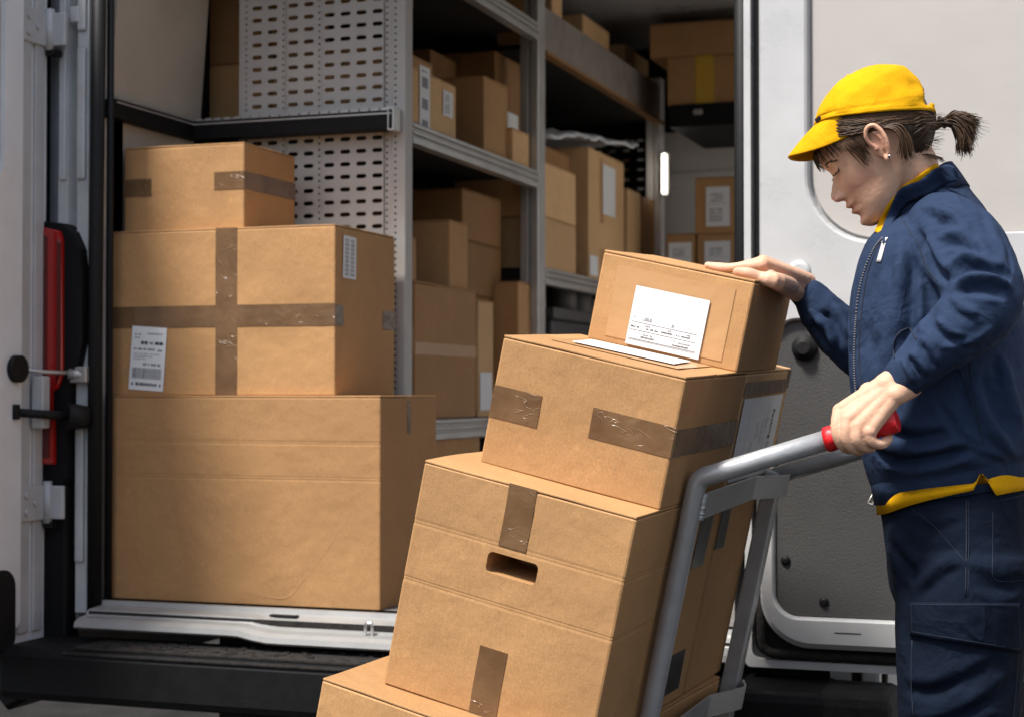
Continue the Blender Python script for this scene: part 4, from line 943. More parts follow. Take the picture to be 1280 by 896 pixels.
bm = bmesh.new(); box(bm, (-.40, .0, -.896), (.0, .474, -.889), 0, .002); hp(bm_obj('toe_plate', bm, M['truck']))
tubeo_ = bmesh.new(); tube(tubeo_, [(.055, -.09, -.915), (.055, .565, -.915)], .011, 12); hp(bm_obj('axle', tubeo_, M['steel']))
for w in (-.085, .52):
    bm = bmesh.new(); tube(bm, [(.055, w, -.915), (.055, w+.006, -.915), (.055, w+.036, -.915), (.055, w+.042, -.915)], [.082, .095, .095, .082], 28); wh = hp(bm_obj('wheel', bm, M['rubber']))
    bm = bmesh.new(); tube(bm, [(.055, w-.003, -.915), (.055, w+.045, -.915)], .045, 20); hp(bm_obj('hub', bm, M['steel']), wh)
for w in (.0, .474):
    bm = bmesh.new(); box(bm, (.0, w-.004, -.94), (.07, w+.004, -.86), 0, .002); hp(bm_obj('axle_bracket', bm, M['truck']))
# pale wall added out of view to bounce daylight through the side door
dw = thing('bounce_wall', 'pale wall added beyond the right side of the van to bounce daylight', 'reflector', (4.6, 3.0, 0))
boxo('wall', (0, -7, 0), (.4, 9, 5.5), mat('bounce_wall_pale', (.78, .75, .70), .85, var=.1, vscale=2), dw, .01)
boxo('plinth', (-.03, -7, 0), (-.0, 9, .4), M['wood'], dw, .004); boxo('coping', (-.05, -7, 5.5), (.45, 9, 5.58), M['steel'], dw, .004)

bm = bmesh.new(); bm.faces.new([bm.verts.new(q) for q in ((.45, .2, .004), (4.58, .2, .004), (4.58, 12, .004), (.45, 12, .004))])  # pale ground patch added out of view, throws daylight up into the van
tag(bm_obj('bounce_apron', bm, mat('bounce_apron_concrete', (.26, .25, .235), .85, var=.15, vscale=4)), kind='structure')

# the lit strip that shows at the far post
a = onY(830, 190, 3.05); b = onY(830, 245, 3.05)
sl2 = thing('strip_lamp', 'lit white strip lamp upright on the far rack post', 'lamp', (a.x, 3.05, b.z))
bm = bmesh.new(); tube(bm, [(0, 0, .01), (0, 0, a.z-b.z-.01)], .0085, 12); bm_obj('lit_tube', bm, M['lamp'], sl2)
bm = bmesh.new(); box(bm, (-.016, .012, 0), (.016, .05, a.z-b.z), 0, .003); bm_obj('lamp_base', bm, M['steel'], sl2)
vbox('sun_leak_block', (-2.512, -.05, .50), (-2.483, .058, 2.6), 'pillar', .006)  # added strip, stops sun leaking in behind the left door edge
vbox('sun_leak_seal', (-2.47, -.03, .60), (-2.442, .045, 2.45), 'rubber', .004)  # added black strip closing the sunlit gap beside the pillar
bm = bmesh.new(); box(bm, (-.58, -.235, .16), (-.38, -.03, .565), 0, .02); vp(bm_obj('bumper_corner', bm, M['dirty']))
p = onY(1057, 791, -.128); sub(boxo('scratch', (p.x-.022, -.1288, p.z-.0012), (p.x+.03, -.1278, p.z+.0010), M['dirty'], None, .0003), RD)
# ------------------------------------------------------------------ the woman
def np_mesh(me):
    n = len(me.vertices); a = np.empty(n*3); me.vertices.foreach_get('co', a); return a.reshape(n, 3)
def set_np(me, V): me.vertices.foreach_set('co', V.astype(np.float64).ravel()); me.update()
def np_normals(me):
    n = len(me.vertices); a = np.empty(n*3); me.vertices.foreach_get('normal', a); return a.reshape(n, 3)
def sphere(bm, c, r, sc_=None):
    g = bmesh.ops.create_icosphere(bm, subdivisions=3, radius=r)
    for v in g['verts']:
        if sc_ is not None: v.co = Vector((v.co.x*sc_[0], v.co.y*sc_[1], v.co.z*sc_[2]))
        v.co += Vector(c)
def chain(bm, pts, rs, n=18):
    """limb: tapered tubes with a ball at every joint"""
    pts = [Vector(p) for p in pts]
    for p, r in zip(pts, rs): sphere(bm, p, r)
    for (p, r), (q, s) in zip(zip(pts, rs), zip(pts[1:], rs[1:])): tube(bm, [p, q], [r, s], n)
def catmull(pts, k=4):
    P = [Vector(p) for p in pts]; out = []
    for i in range(len(P)-1):
        p0 = P[max(i-1, 0)]; p1 = P[i]; p2 = P[i+1]; p3 = P[min(i+2, len(P)-1)]
        for j in range(k):
            t = j/k; out.append(.5*((2*p1)+(p2-p0)*t+(2*p0-5*p1+4*p2-p3)*t*t+(3*p1-p0-3*p2+p3)*t**3))
    out.append(P[-1]); return out
def catr(rs, k=4): return [v.x for v in catmull([Vector((r, 0, 0)) for r in rs], k)]
def loft(bm, rings, cap=True):
    R = [[bm.verts.new(p) for p in r] for r in rings]; n = len(R[0])
    for a, b in zip(R, R[1:]):
        for i in range(n): bm.faces.new((a[i], a[(i+1) % n], b[(i+1) % n], b[i]))
    if cap: bm.faces.new(R[0][::-1]); bm.faces.new(R[-1])
def remesh(bm, vox, smooth=3):
    bmesh.ops.recalc_face_normals(bm, faces=bm.faces)
    me = bpy.data.meshes.new('tmp'); bm.to_mesh(me); bm.free(); o = bpy.data.objects.new('tmp', me); COL.objects.link(o)
    m = o.modifiers.new('r', 'REMESH'); m.mode = 'VOXEL'; m.voxel_size = vox; m.adaptivity = 0
    if smooth:
        s = o.modifiers.new('s', 'SMOOTH'); s.factor = .5; s.iterations = smooth
    bpy.context.view_layer.update()
    r = bpy.data.meshes.new_from_object(o.evaluated_get(bpy.context.evaluated_depsgraph_get()))
    bpy.data.objects.remove(o); bpy.data.meshes.remove(me); return r
# ---- head frame: x forward, y to her left (towards the camera), z up, origin between the ears
hy = R_(10); f0 = Vector((-math.cos(hy), -math.sin(hy), 0)); hyv = Vector((math.sin(hy), -math.cos(hy), 0))
tilt = R_(30); hx = f0*math.cos(tilt)-Vector((0, 0, 1))*math.sin(tilt); hz = f0*math.sin(tilt)+Vector((0, 0, 1))*math.cos(tilt)
H0 = at(1094, 182, 2.66) - hyv*.074
HM = Matrix.Translation(H0) @ Matrix(((hx.x, hyv.x, hz.x, 0), (hx.y, hyv.y, hz.y, 0), (hx.z, hyv.z, hz.z, 0), (0, 0, 0, 1)))
def interp(tab, z):
    zs = [r[0] for r in tab]; i = max(0, min(len(tab)-2, sum(1 for q in zs if q <= z)-1))
    t = (z-zs[i])/(zs[i+1]-zs[i]); t = max(0, min(1, t))
    def h(j):
        p1, p2 = tab[i][j], tab[i+1][j]; p0 = tab[max(i-1, 0)][j]; p3 = tab[min(i+2, len(tab)-1)][j]
        return .5*(2*p1+(p2-p0)*t+(2*p0-5*p1+4*p2-p3)*t*t+(3*p1-p0-3*p2+p3)*t**3) if 0 < i < len(tab)-2 else p1+(p2-p1)*t
    return [h(j) for j in range(1, len(tab[0]))]
HEAD = [(-.116, .060, .030, .014), (-.112, .066, .022, .024), (-.102, .0735, .008, .036), (-.09, .0735, -.006, .0445), (-.075, .0745, -.022, .0515), (-.06, .0765, -.045, .0565),
        (-.04, .079, -.070, .062), (-.02, .0790, -.090, .068), (0, .0765, -.101, .0725), (.0155, .081, -.105, .0745), (.03, .0825, -.107, .0755), (.05, .0745, -.106, .0755),
        (.07, .060, -.099, .071), (.09, .043, -.084, .059), (.105, .020, -.060, .040), (.112, .000, -.040, .022)]
def headpt(ph, z, off=0, tab=HEAD):
    xf, xb, hw = interp(tab, z); xm = min(max(-.012, xb+.35*(xf-xb)), xf)
    c, s = math.cos(ph), math.sin(ph); e = 2/2.25
    a = (xf-xm) if c > 0 else (xm-xb)
    x = xm + (a+off)*math.copysign(abs(c)**e, c); y = (hw+off)*math.copysign(abs(s)**e, s)
    return Vector((x, y, z))
def g(d, s): return math.exp(-(d/s)**2)
def face_add(p):
    """nose, sockets, lips and chin pushed out of the smooth head"""
    if p.x < .02: return p
    y, z = p.y, p.z; ay = abs(y); dx = 0
    ridge = [(-.0535, 0), (-.050, .004), (-.0465, .014), (-.042, .0165), (-.036, .0190), (-.030, .0168), (-.020, .0100), (-.010, .0038), (-.002, .0008), (.01, 0)]
    if -.0535 < z < .01:
        k = [q for q in ridge if q[0] <= z][-1]; n = ridge[ridge.index(k)+1]; t = (z-k[0])/(n[0]-k[0]); t = t*t*(3-2*t); h = k[1]+(n[1]-k[1])*t
        w = .0080+.0040*g(z+.040, .012); dx += h*math.exp(-abs(y/w)**2.2)
    dx += .0118*g(ay-.0130, .0058)*g(z+.0425, .0062)                      # nostril wings
    dx -= .0085*g(ay-.0080, .0036)*g(z+.0490, .0032)                       # nostrils
    dx -= .0062*g(ay-.026, .013)*g(z-.004, .0115)                         # sockets
    dx -= .003*g(ay-.013, .006)*g(z-.003, .010)
    dx += .0058*g(ay-.031, .0100)*g(z-.0015, .0078)                       # lids over the eye
    dx += .0028*g(ay-.026, .018)*g(z-.0165, .007)                         # brow
    dx += .0035*g(ay-.040, .016)*g(z+.032, .018)                          # cheek
    dx += .0088*g(y, .0185)*g(z+.0625, .0052)                             # upper lip
    dx += .0022*g(y, .010)*g(z+.0555, .003)
    dx += .0075*g(y, .0165)*g(z+.0762, .0058)                             # lower lip
    dx -= .0058*g(y, .022)*g(z+.0697-6*y*y, .0019)                              # mouth line
    dx -= .0030*g(ay-.0235, .005)*g(z+.0695, .006)
    dx -= .0028*g(y, .020)*g(z+.088, .0075)                               # under the lip
    dx += .0042*g(y, .014)*g(z+.103, .010)                                # chin
    dx -= .0007*math.exp(-((ay-.024-.25*(-z-.045))/.004)**2)*(1 if -.075 < z < -.043 else 0)     # fold by the mouth
    return Vector((p.x+dx, p.y, p.z))
bm = bmesh.new(); NP = 200; rows = []
zs = [-.116+.228*i/190 for i in range(191)]
for z in zs: rows.append([face_add(headpt(2*math.pi*i/NP, z)) for i in range(NP)])
def fit_face(p): return Vector((p.x*.975 if p.x > 0 else p.x, p.y, p.z*.905 if p.z < 0 else p.z))
loft(bm, [[HM @ fit_face(p) for p in r] for r in rows])
# ears
for sd_ in (1, -1):
    def ep(x, y, z): return HM @ Vector((x*.80-.004, sd_*(.0715+y), z-.002))
    rim = [(.004, .006, -.005), (.013, .009, .008), (.0125, .013, .022), (.003, .016, .031), (-.010, .0185, .029), (-.0165, .019, .016), (-.0165, .018, .0), (-.012, .015, -.014), (-.006, .010, -.024)]
    P = catmull([ep(*p) for p in rim], 3); tube(bm, P, [.0031+.0009*math.sin(i/len(P)*3.14) for i in range(len(P))], 8)
    P = catmull([ep(*p) for p in ((-.003, .010, .022), (-.008, .0145, .012), (-.009, .0145, .0), (-.005, .011, -.011))], 3); tube(bm, P, [.0026]*len(P), 8)
    sphere(bm, ep(-.003, .008, -.026), .0062, None)
    sphere(bm, ep(.007, .006, -.004), .0042)
    g_ = bmesh.ops.create_icosphere(bm, subdivisions=3, radius=1)
    for v in g_['verts']: v.co = ep(-.002+v.co.x*.0155, .0045+v.co.y*.0060+(-v.co.x)*.006, .003+v.co.z*.028)
# neck
nt_ = HM @ Vector((-.033, 0, -.050)); nb = onY(1152, 268, -.655)
chain(bm, [HM @ Vector((-.030, 0, -.03)), nt_, nt_.lerp(nb, .5), nb, nb+Vector((.02, 0, -.06))], [.055, .050, .0485, .054, .07], 24)
chain(bm, [HM @ Vector((.030, 0, -.088)), nb+Vector((-.035, 0, .03))], [.022, .026])
# trunk, arms, legs under the clothes (same skin)
YT = -.655
def ringpt(fu, fv, bu, bv, hw, n=56, ex=2.35, y0=YT, yw=0):
    a = onY(fu, fv, y0); b = onY(bu, bv, y0); c = (a+b)/2; X = (a-b)/2; Yv = Vector((0, -hw, 0)); out = []
    for i in range(n):
        t = 2*math.pi*i/n; cs, sn = math.cos(t), math.sin(t)
        out.append(c + X*math.copysign(abs(cs)**(2/ex), cs) + Yv*math.copysign(abs(sn)**(2/ex), sn))
    return out
loft(bm, [ringpt(1112, 700, 1270, 700, .13), ringpt(1105, 600, 1268, 600, .14), ringpt(1100, 500, 1250, 500, .13), ringpt(1085, 400, 1255, 400, .145), ringpt(1100, 320, 1235, 300, .15), ringpt(1112, 285, 1215, 262, .10), ringpt(1120, 270, 1195, 240, .055)])
Wn = at(1113, 487, 2.545)            # near (left) wrist
Wf = at(1003, 361, 2.955)            # far (right) wrist
chain(bm, [at(1188, 300, 2.66), at(1228, 376, 2.535), at(1150, 453, 2.54), Wn], [.040, .034, .024, .0225])
chain(bm, [at(1165, 285, 2.96), at(1092, 432, 2.95), at(1040, 395, 2.95), Wf], [.040, .034, .026, .0225])
for y_, du in ((-.745, 0), (-.56, 6)):
    hp_ = onY(1200+du, 690, y_); kn = Vector((hp_.x-.045, y_, .52)); an = Vector((hp_.x+.02, y_, .10))
    chain(bm, [hp_, kn, an, an+Vector((-.10, 0, -.055)), an+Vector((-.16, 0, -.065))], [.078, .052, .037, .03, .025])
# ---- near hand round the grip (left hand)
gc = TM @ gp0; ge = TM @ gp1; gd = (ge-gc).normalized()
def dG(u, v, dd):                      # depth offset from the grip axis
    t = (u-1036)/(1122-1036); return at(u, v, (gc.lerp(ge, t)-CAM).dot(FW)+dd)
def finger(bm, pts, rs, k=4):
    P = catmull(pts, k); Rr = catr(rs, k); tube(bm, P, Rr, 14); sphere(bm, P[-1], Rr[-1]); sphere(bm, P[0], Rr[0])
W1 = dG(1107, 481, -.005); W2 = dG(1119, 493, -.010)
chain(bm, [at(1128, 470, 2.545), W1], [.022, .0185]); chain(bm, [at(1136, 480, 2.545), W2], [.022, .0175])
kn = [dG(1050, 513, -.012), dG(1061, 524, -.026), dG(1073, 533, -.030), dG(1087, 539, -.030)]
for (a, ra), b, rb in zip(((W1, .0175), (W1.lerp(W2, .35), .017), (W1.lerp(W2, .7), .0165), (W2, .015)), kn, (.0115, .0125, .012, .0105)):
    m = a.lerp(b, .5); chain(bm, [a, m, b], [ra, (ra+rb)/2*.98, rb])
chain(bm, [W1.lerp(kn[1], .5), kn[0].lerp(kn[1], .5)], [.013, .010]); chain(bm, [W2.lerp(kn[2], .5), kn[2].lerp(kn[3], .5)], [.013, .0095])
for k in kn: sphere(bm, k-RT*.0, .0118)
finger(bm, [kn[0], dG(1046, 527, -.024), dG(1047, 543, -.027), dG(1053, 556, -.020), dG(1061, 561, -.002), dG(1066, 556, .016)], [.0112, .0092, .0092, .0085, .008, .0068])
finger(bm, [kn[1], dG(1058, 535, -.033), dG(1059, 549, -.032), dG(1067, 560, -.022), dG(1076, 562, -.002), dG(1080, 555, .016)], [.0118, .0094, .0094, .0088, .0083, .007])
finger(bm, [kn[2], dG(1072, 541, -.034), dG(1073, 551, -.032), dG(1082, 559, -.020), dG(1090, 558, -.002), dG(1093, 551, .016)], [.0115, .0092, .0092, .0086, .0081, .0068])
finger(bm, [kn[3], dG(1087, 545, -.032), dG(1091, 552, -.029), dG(1101, 555, -.019), dG(1109, 550, -.003), dG(1111, 544, .013)], [.0102, .0083, .0083, .0078, .0074, .0062])
finger(bm, [W1.lerp(kn[0], .3)+FW*.018, dG(1075, 511, .026), dG(1059, 523, .030), dG(1047, 532, .027), dG(1040, 541, .021)], [.0165, .0145, .0115, .0105, .0085])
# ---- far hand flat on the top carton (right hand)
def onbox(u, v, w, r):                # over the lid of the carton, resting r above it
    p = LW(u, v, w); p.z = max(p.z, .3195+r); return TM @ p
i1 = onbox(889, 338, .228, .0062); i2 = onbox(903, 336, .228, .0072); i3 = onbox(922, 334, .228, .010)
K1 = TM @ LW(953, 331, .232); K2 = TM @ (LW(953, 330, .252)+Vector((0, 0, .003))); K3 = TM @ (LW(955, 331, .272)); K4 = TM @ (LW(958, 333, .289)+Vector((0, 0, -.004)))
finger(bm, [K1, i3, i2, i1], [.0112, .0082, .0075, .0058])
for Kx, w, du, ln in ((K2, .250, -6, 1), (K3, .271, -2, 1), (K4, .291, 6, .9)):
    finger(bm, [Kx, onbox(924+du, 335, w, .010), onbox(906+du, 338, w, .008), onbox(891+du*1.4, 341, w, .0065)], [.011, .0083, .0077, .006])
Wa = at(1008, 352, 2.955); Wb = at(1000, 368, 2.945)
for a, b, ra, rb in ((Wa, K1, .0165, .0125), (Wa, K2, .0165, .0125), (Wa+FW*.012, K3, .016, .012), (Wb+FW*.024, K4, .015, .0108), (Wb, TM @ LW(962, 348, .235), .0155, .0145), (Wa.lerp(Wb, .5), TM @ LW(958, 341, .26), .017, .014)):
    chain(bm, [a, a.lerp(b, .5), b], [ra, (ra+rb)/2, rb])
t3 = onbox(921, 343, .196, .0072); t2 = onbox(934, 344, .194, .0085)
finger(bm, [Wb.lerp(K1, .25), TM @ LW(972, 352, .212), TM @ LW(950, 347, .202), t2, t3], [.016, .0150, .0108, .0098, .0078])
chain(bm, [at(1025, 378, 2.955), Wa.lerp(Wb, .5)], [.026, .0205])
me = remesh(bm, .0018, 4)
# tint: lips, cheeks, knuckles
V = np_mesh(me); Mi = np.array(HM.inverted()); L = V @ Mi[:3, :3].T + Mi[:3, 3]
def ga(d, s): return np.exp(-(d/s)**2)
lip = np.clip(ga(L[:, 1], .021)*(ga(L[:, 2]+.0635, .0055)+ga(L[:, 2]+.0765, .0062))*(L[:, 0] > .05), 0, 1)
red = .5*ga(np.abs(L[:, 1])-.045, .02)*ga(L[:, 2]+.035, .022)*(L[:, 0] > .02) + .5*ga(L[:, 0]-.1, .014)*ga(L[:, 2]+.038, .014)*ga(L[:, 1], .02) + .6*ga(np.abs(L[:, 1])-.088, .012)*ga(L[:, 2], .03)*ga(L[:, 0], .03)
for k in kn+[K1, K2]: red += .35*ga(np.linalg.norm(V-np.array(k), axis=1), .012)
for k in (i1, i2, t3): red += .3*ga(np.linalg.norm(V-np.array(k), axis=1), .012)
at_ = me.attributes.new('tint', 'FLOAT_COLOR', 'POINT'); cc = np.zeros((len(V), 4)); cc[:, 0] = lip; cc[:, 1] = np.clip(red, 0, 1); cc[:, 3] = 1
at_.data.foreach_set('color', cc.astype(np.float32).ravel())
def skin():
    m = mat('skin', (.58, .335, .225), .55, spec=.32, sss=.10); nt = m.node_tree; N = nt.nodes; Lk = nt.links; b = N['Principled BSDF']
    tc = N.new('ShaderNodeTexCoord'); n = N.new('ShaderNodeTexNoise'); n.inputs['Scale'].default_value = 60; n.inputs['Detail'].default_value = 6; Lk.new(tc.outputs['Object'], n.inputs['Vector'])
    cr = N.new('ShaderNodeValToRGB'); cr.color_ramp.elements[0].position = .3; cr.color_ramp.elements[0].color = (.59, .35, .228, 1); cr.color_ramp.elements[1].position = .7; cr.color_ramp.elements[1].color = (.67, .41, .275, 1)
    Lk.new(n.outputs['Fac'], cr.inputs[0])
    a = N.new('ShaderNodeAttribute'); a.attribute_name = 'tint'; sp = N.new('ShaderNodeSeparateColor'); Lk.new(a.outputs['Color'], sp.inputs[0])
    m1 = N.new('ShaderNodeMix'); m1.data_type = 'RGBA'; m1.inputs['B'].default_value = (.52, .20, .13, 1); Lk.new(cr.outputs[0], m1.inputs['A']); Lk.new(sp.outputs[1], m1.inputs['Factor'])
    m2 = N.new('ShaderNodeMix'); m2.data_type = 'RGBA'; m2.inputs['B'].default_value = (.40, .13, .10, 1); Lk.new(m1.outputs['Result'], m2.inputs['A']); Lk.new(sp.outputs[0], m2.inputs['Factor'])
    Lk.new(m2.outputs['Result'], b.inputs['Base Color'])
    n2 = N.new('ShaderNodeTexNoise'); n2.inputs['Scale'].default_value = 700; n2.inputs['Detail'].default_value = 2; Lk.new(tc.outputs['Object'], n2.inputs['Vector'])
    n3 = N.new('ShaderNodeTexNoise'); n3.inputs['Scale'].default_value = 130; n3.inputs['Detail'].default_value = 3; Lk.new(tc.outputs['Object'], n3.inputs['Vector'])
    b1 = N.new('ShaderNodeBump'); b1.inputs['Distance'].default_value = .0002; Lk.new(n2.outputs['Fac'], b1.inputs['Height'])
    b2 = N.new('ShaderNodeBump'); b2.inputs['Distance'].default_value = .0007; Lk.new(n3.outputs['Fac'], b2.inputs['Height']); Lk.new(b1.outputs[0], b2.inputs['Normal']); Lk.new(b2.outputs[0], b.inputs['Normal']); return m
M['skin'] = skin()
PM = Matrix.Translation((onY(1195, 600, YT).x, YT, 0))
person = thing('person', 'woman in navy work clothes and yellow cap tipping the loaded hand truck back', 'person', mat=PM)
bpy.context.view_layer.update(); PIv = PM.inverted()
def pp(o, par=None):
    o.parent = par or person
    if par is None: o.matrix_parent_inverse = PIv
    return o
body = pp(mesh_obj('body', me, M['skin'], None, True))
# nails, eyelids' lashes, brow, earring
def toW(x, y, z): return HM @ Vector((x, y, z))
HAIRC = (.050, .030, .019)
def hairmat():
    m = bpy.data.materials.new('dark_brown_hair'); m.use_nodes = True; nt = m.node_tree; N = nt.nodes; Lk = nt.links; b = N['Principled BSDF']
    b.inputs['Roughness'].default_value = .5; b.inputs['Specular IOR Level'].default_value = .3
    oi = N.new('ShaderNodeNewGeometry'); cr = N.new('ShaderNodeValToRGB'); cr.color_ramp.elements[0].color = (.026, .013, .006, 1); cr.color_ramp.elements[1].color = (.105, .056, .028, 1)
    Lk.new(oi.outputs['Random Per Island'], cr.inputs[0]); Lk.new(cr.outputs[0], b.inputs['Base Color']); return m
M['hair'] = hairmat()
def surf_on(bvh, p, dirv, off=0):
    h = bvh.ray_cast(p, dirv); return (h[0]+h[1]*off) if h[0] is not None else None
bodybvh = BVHTree.FromPolygons([v.co.copy() for v in me.vertices], [tuple(p.vertices) for p in me.polygons])
def facept(y, z, off=.0004):
    o = toW(.14, y, z); r = surf_on(bodybvh, o, -hx, off); return r if r is not None else toW(.08, y, z)
for s in (1, -1):
    bm = bmesh.new()
    P = [facept(s*y, z, .0005) for y, z in ((.0195, -.0005), (.025, -.0025), (.031, -.0035), (.037, -.0020), (.0415, .0015))]
    tube(bm, catmull(P, 3), .0006, 6)
    for k in range(16):
        t = k/15; y = .022+.0195*t; z = -.0015-.002*math.sin(t*3.1); p = facept(s*y, z, .0003)
        tube(bm, [p, p+hx*.004-hz*.0015, p+hx*.0075-hz*.0010+hyv*s*.002*t], [.0005, .0004, .0001], 4)
    lash = pp(bm_obj('eyelashes', bm, M['hair']))
rr = random.Random(5)
for s in (1, -1):
    bm = bmesh.new()
    for k in range(95):
        t = rr.random(); y = .016+.030*t; z = .0135+.006*math.sin(t*2.6)+rr.uniform(-.0018, .0018)-.004*t*t
        p = facept(s*y, z, .0002); q = facept(s*(y+.0055), z+.0012-.002*t, .0008); tube(bm, [p, q], [.00028, .00012], 4)
    pp(bm_obj('eyebrow', bm, M['hair']))
bm = bmesh.new(); tube(bm, [toW(-.009, .0885, -.027), toW(-.007, .0905, -.0285)], .0026, 12); pp(bm_obj('earring', bm, M['chrome']))
# ---- hair: scalp shell and combed strands running to the tie
def hairline(ph):                       # lowest z of hair at angle ph (0 = forehead)
    d = abs(math.degrees(ph)); tab = [(0, .066), (30, .060), (52, .046), (68, .032), (82, .024), (92, .026), (104, .020), (114, -.016), (128, -.040), (150, -.056), (180, -.060)]
    for (a, b), (c, e) in zip(tab, tab[1:]):
        if d <= c: return b+(e-b)*(d-a)/(c-a)
    return -.05
bm = bmesh.new(); n = 120; m_ = 40; Vv = []
for i in range(n):
    ph = -math.pi+2*math.pi*i/n; hl = hairline(ph)
    Vv.append([bm.verts.new(HM @ headpt(ph, hl+(.1115-hl)*(j/m_)**.9, .0015+.004*min(1, j/5))) for j in range(m_+1)])
for i in range(n):
    for j in range(m_):
        f = bm.faces.new((Vv[i][j], Vv[(i+1) % n][j], Vv[(i+1) % n][j+1], Vv[i][j+1])); f.smooth = True
bmesh.ops.holes_fill(bm, edges=[e for e in bm.edges if e.is_boundary and e.verts[0].co.z > H0.z], sides=200)
scalp_m = mat('hair_scalp', (.035, .021, .014), .5)
rr = random.Random(11); tie = Vector((-.113, .004, -.016))
hb = bmesh.new()
def strand(bm, P, w0, w1=None, n=4, k=3):
    P = catmull(P, k); N_ = len(P); w1 = w0*.5 if w1 is None else w1
    tube(bm, P, [w0+(w1-w0)*abs(2*i/(N_-1)-1)**1.5 for i in range(N_)], n)
for k in range(1500):
    side = 1 if rr.random() < .72 else -1
    d = rr.choice((rr.uniform(28, 88), rr.uniform(96, 178), rr.uniform(60, 178))); ph = side*R_(d); hl = hairline(ph)
    zt_ = .056+.5*headpt(ph, .03).x+.012
    z0_ = hl+(max(zt_, hl+.01)-hl)*rr.random()**1.3
    if d > 112: z0_ = hl+rr.random()**1.4*(.02-hl)
    off = rr.uniform(.0045, .0085)+(.004 if d > 116 else 0); P = [HM @ headpt(ph, z0_, .0012)]
    ze = tie.z+rr.uniform(-.006, .006); phe = side*R_(176)
    for t in (.22, .45, .7, .9):
        sag = -.006*math.sin(t*3.14)*(1 if d < 90 else -.4)
        P.append(HM @ (headpt(ph+(phe-ph)*t, z0_+(ze-z0_)*t+sag, off) + Vector((0, 0, 0))))
    P.append(HM @ (tie+Vector((rr.uniform(0, .006), rr.uniform(-.006, .006), rr.uniform(-.006, .006)))))
    strand(hb, P, rr.uniform(.0007, .0013))
# flyaway hairs
for k in range(90):
    side = 1 if rr.random() < .7 else -1; d = rr.uniform(128, 178); z0_ = rr.uniform(-.05, .0); a0 = HM @ headpt(side*R_(d), z0_, .008)
    st_ = Vector((-rr.uniform(.010, .028), side*rr.uniform(0, .010), rr.uniform(-.018, .0)))
    strand(hb, [a0, a0+HM.to_3x3() @ (st_*.5+Vector((0, side*.003, .002))), a0+HM.to_3x3() @ st_], .0003, .00012)
for k in range(40):
    a0 = tie+Vector((-.02, rr.uniform(-.01, .01), -.012)); e1 = Vector((-.82, 0, -.57)); e2 = Vector((-.57, 0, .82)); s_ = rr.uniform(-1, 1)
    strand(hb, [HM @ q for q in (a0, a0+e1*.025+e2*.012*s_, a0+e1*rr.uniform(.03, .056)+e2*(.017*s_-.006))], .0003, .00012)
# ponytail
for k in range(800):
    a = rr.uniform(0, 6.28); r0 = rr.uniform(0, .007); ln = rr.uniform(.65, 1.05)
    s0 = tie+Vector((0, r0*math.cos(a), r0*math.sin(a)))
    fan = rr.uniform(-1.25, 1.15); lat = rr.uniform(-.014, .014)
    e1 = Vector((-.82, 0, -.57)); e2 = Vector((-.57, 0, .82))     # along the tail, and upwards across it
    P = [s0, s0+e1*.012+e2*(.004+.003*fan)+Vector((0, lat*.3, 0)), s0+e1*.032*ln+e2*(.005+.010*fan)+Vector((0, lat, 0)), s0+e1*(.046*ln)+e2*(-.002+.018*fan-.004*abs(fan))+Vector((0, lat*1.3, 0)), s0+e1*(.056*ln+.004*fan+rr.uniform(-.004, .004))+e2*(-.016+.026*fan+rr.uniform(-.006, .006))+Vector((0, lat*1.5, 0))]
    strand(hb, [HM @ p for p in P], rr.uniform(.0007, .0012), .0003)
for k in range(90):                    # lock tucked behind the ear, wisps at the temple and nape
    t = rr.random(); b0 = headpt(R_(93+6*t), .020, .006); q_ = rr.uniform(-.004, .004); e_ = rr.random(); P = [b0, b0+Vector((-.014-.004*t, .004+q_, -.014)), b0+Vector((-.016-.005*t+q_*.5, .004+q_*.6, -.034-.005*e_)), b0+Vector((-.004-.006*t+q_, -.002, -.050-.020*e_))]
    strand(hb, [HM @ p for p in P], .0009, .0004)
for k in range(110):
    sd_ = 1 if rr.random() < .6 else -1; d = rr.uniform(4, 50); ph = sd_*R_(d); b0 = headpt(ph, .066, .004); t = d/50
    P = [b0, headpt(ph*1.05, .045, .006), headpt(ph*1.10, .036+.01*rr.random(), .008), headpt(ph*1.2, .026-.012*rr.random(), .007)]
    strand(hb, [HM @ p for p in P], .0008, .0003)
for k in range(60):
    t = rr.random(); b0 = headpt(R_(60+20*t), .03, .004); e_ = rr.random(); P = [b0, headpt(R_(60+20*t), .014+.006*e_, .006), headpt(R_(64+16*t), .006-.030*e_*e_, .002)]
    strand(hb, [HM @ p for p in P], .0008, .0003)
for k in range(26):
    d = rr.uniform(140, 178); b0 = headpt(R_(d), -.045, .003); P = [b0, b0+Vector((-.010, .004, -.010)), b0+Vector((-.022, rr.uniform(-.01, .01), -.022-.012*rr.random()))]; strand(hb, [HM @ p for p in P], .0006, .0002)
tmp = bpy.data.meshes.new('t'); hb.to_mesh(tmp); hb.free()
for f in bm.faces: f.material_index = 1
nf = len(bm.faces); bm.from_mesh(tmp); bpy.data.meshes.remove(tmp)
me_h = bpy.data.meshes.new('hair'); bm.to_mesh(me_h); bm.free()
hair = pp(mesh_obj('hair', me_h, [M['hair'], scalp_m]))
bm = bmesh.new(); T_ = [HM @ (tie+Vector((-.004+.0*i, .0085*math.cos(i*.524), .0085*math.sin(i*.524)))) for i in range(13)]; tube(bm, T_, .0032, 8); pp(bm_obj('hair_tie', bm, M['rubber']), hair)
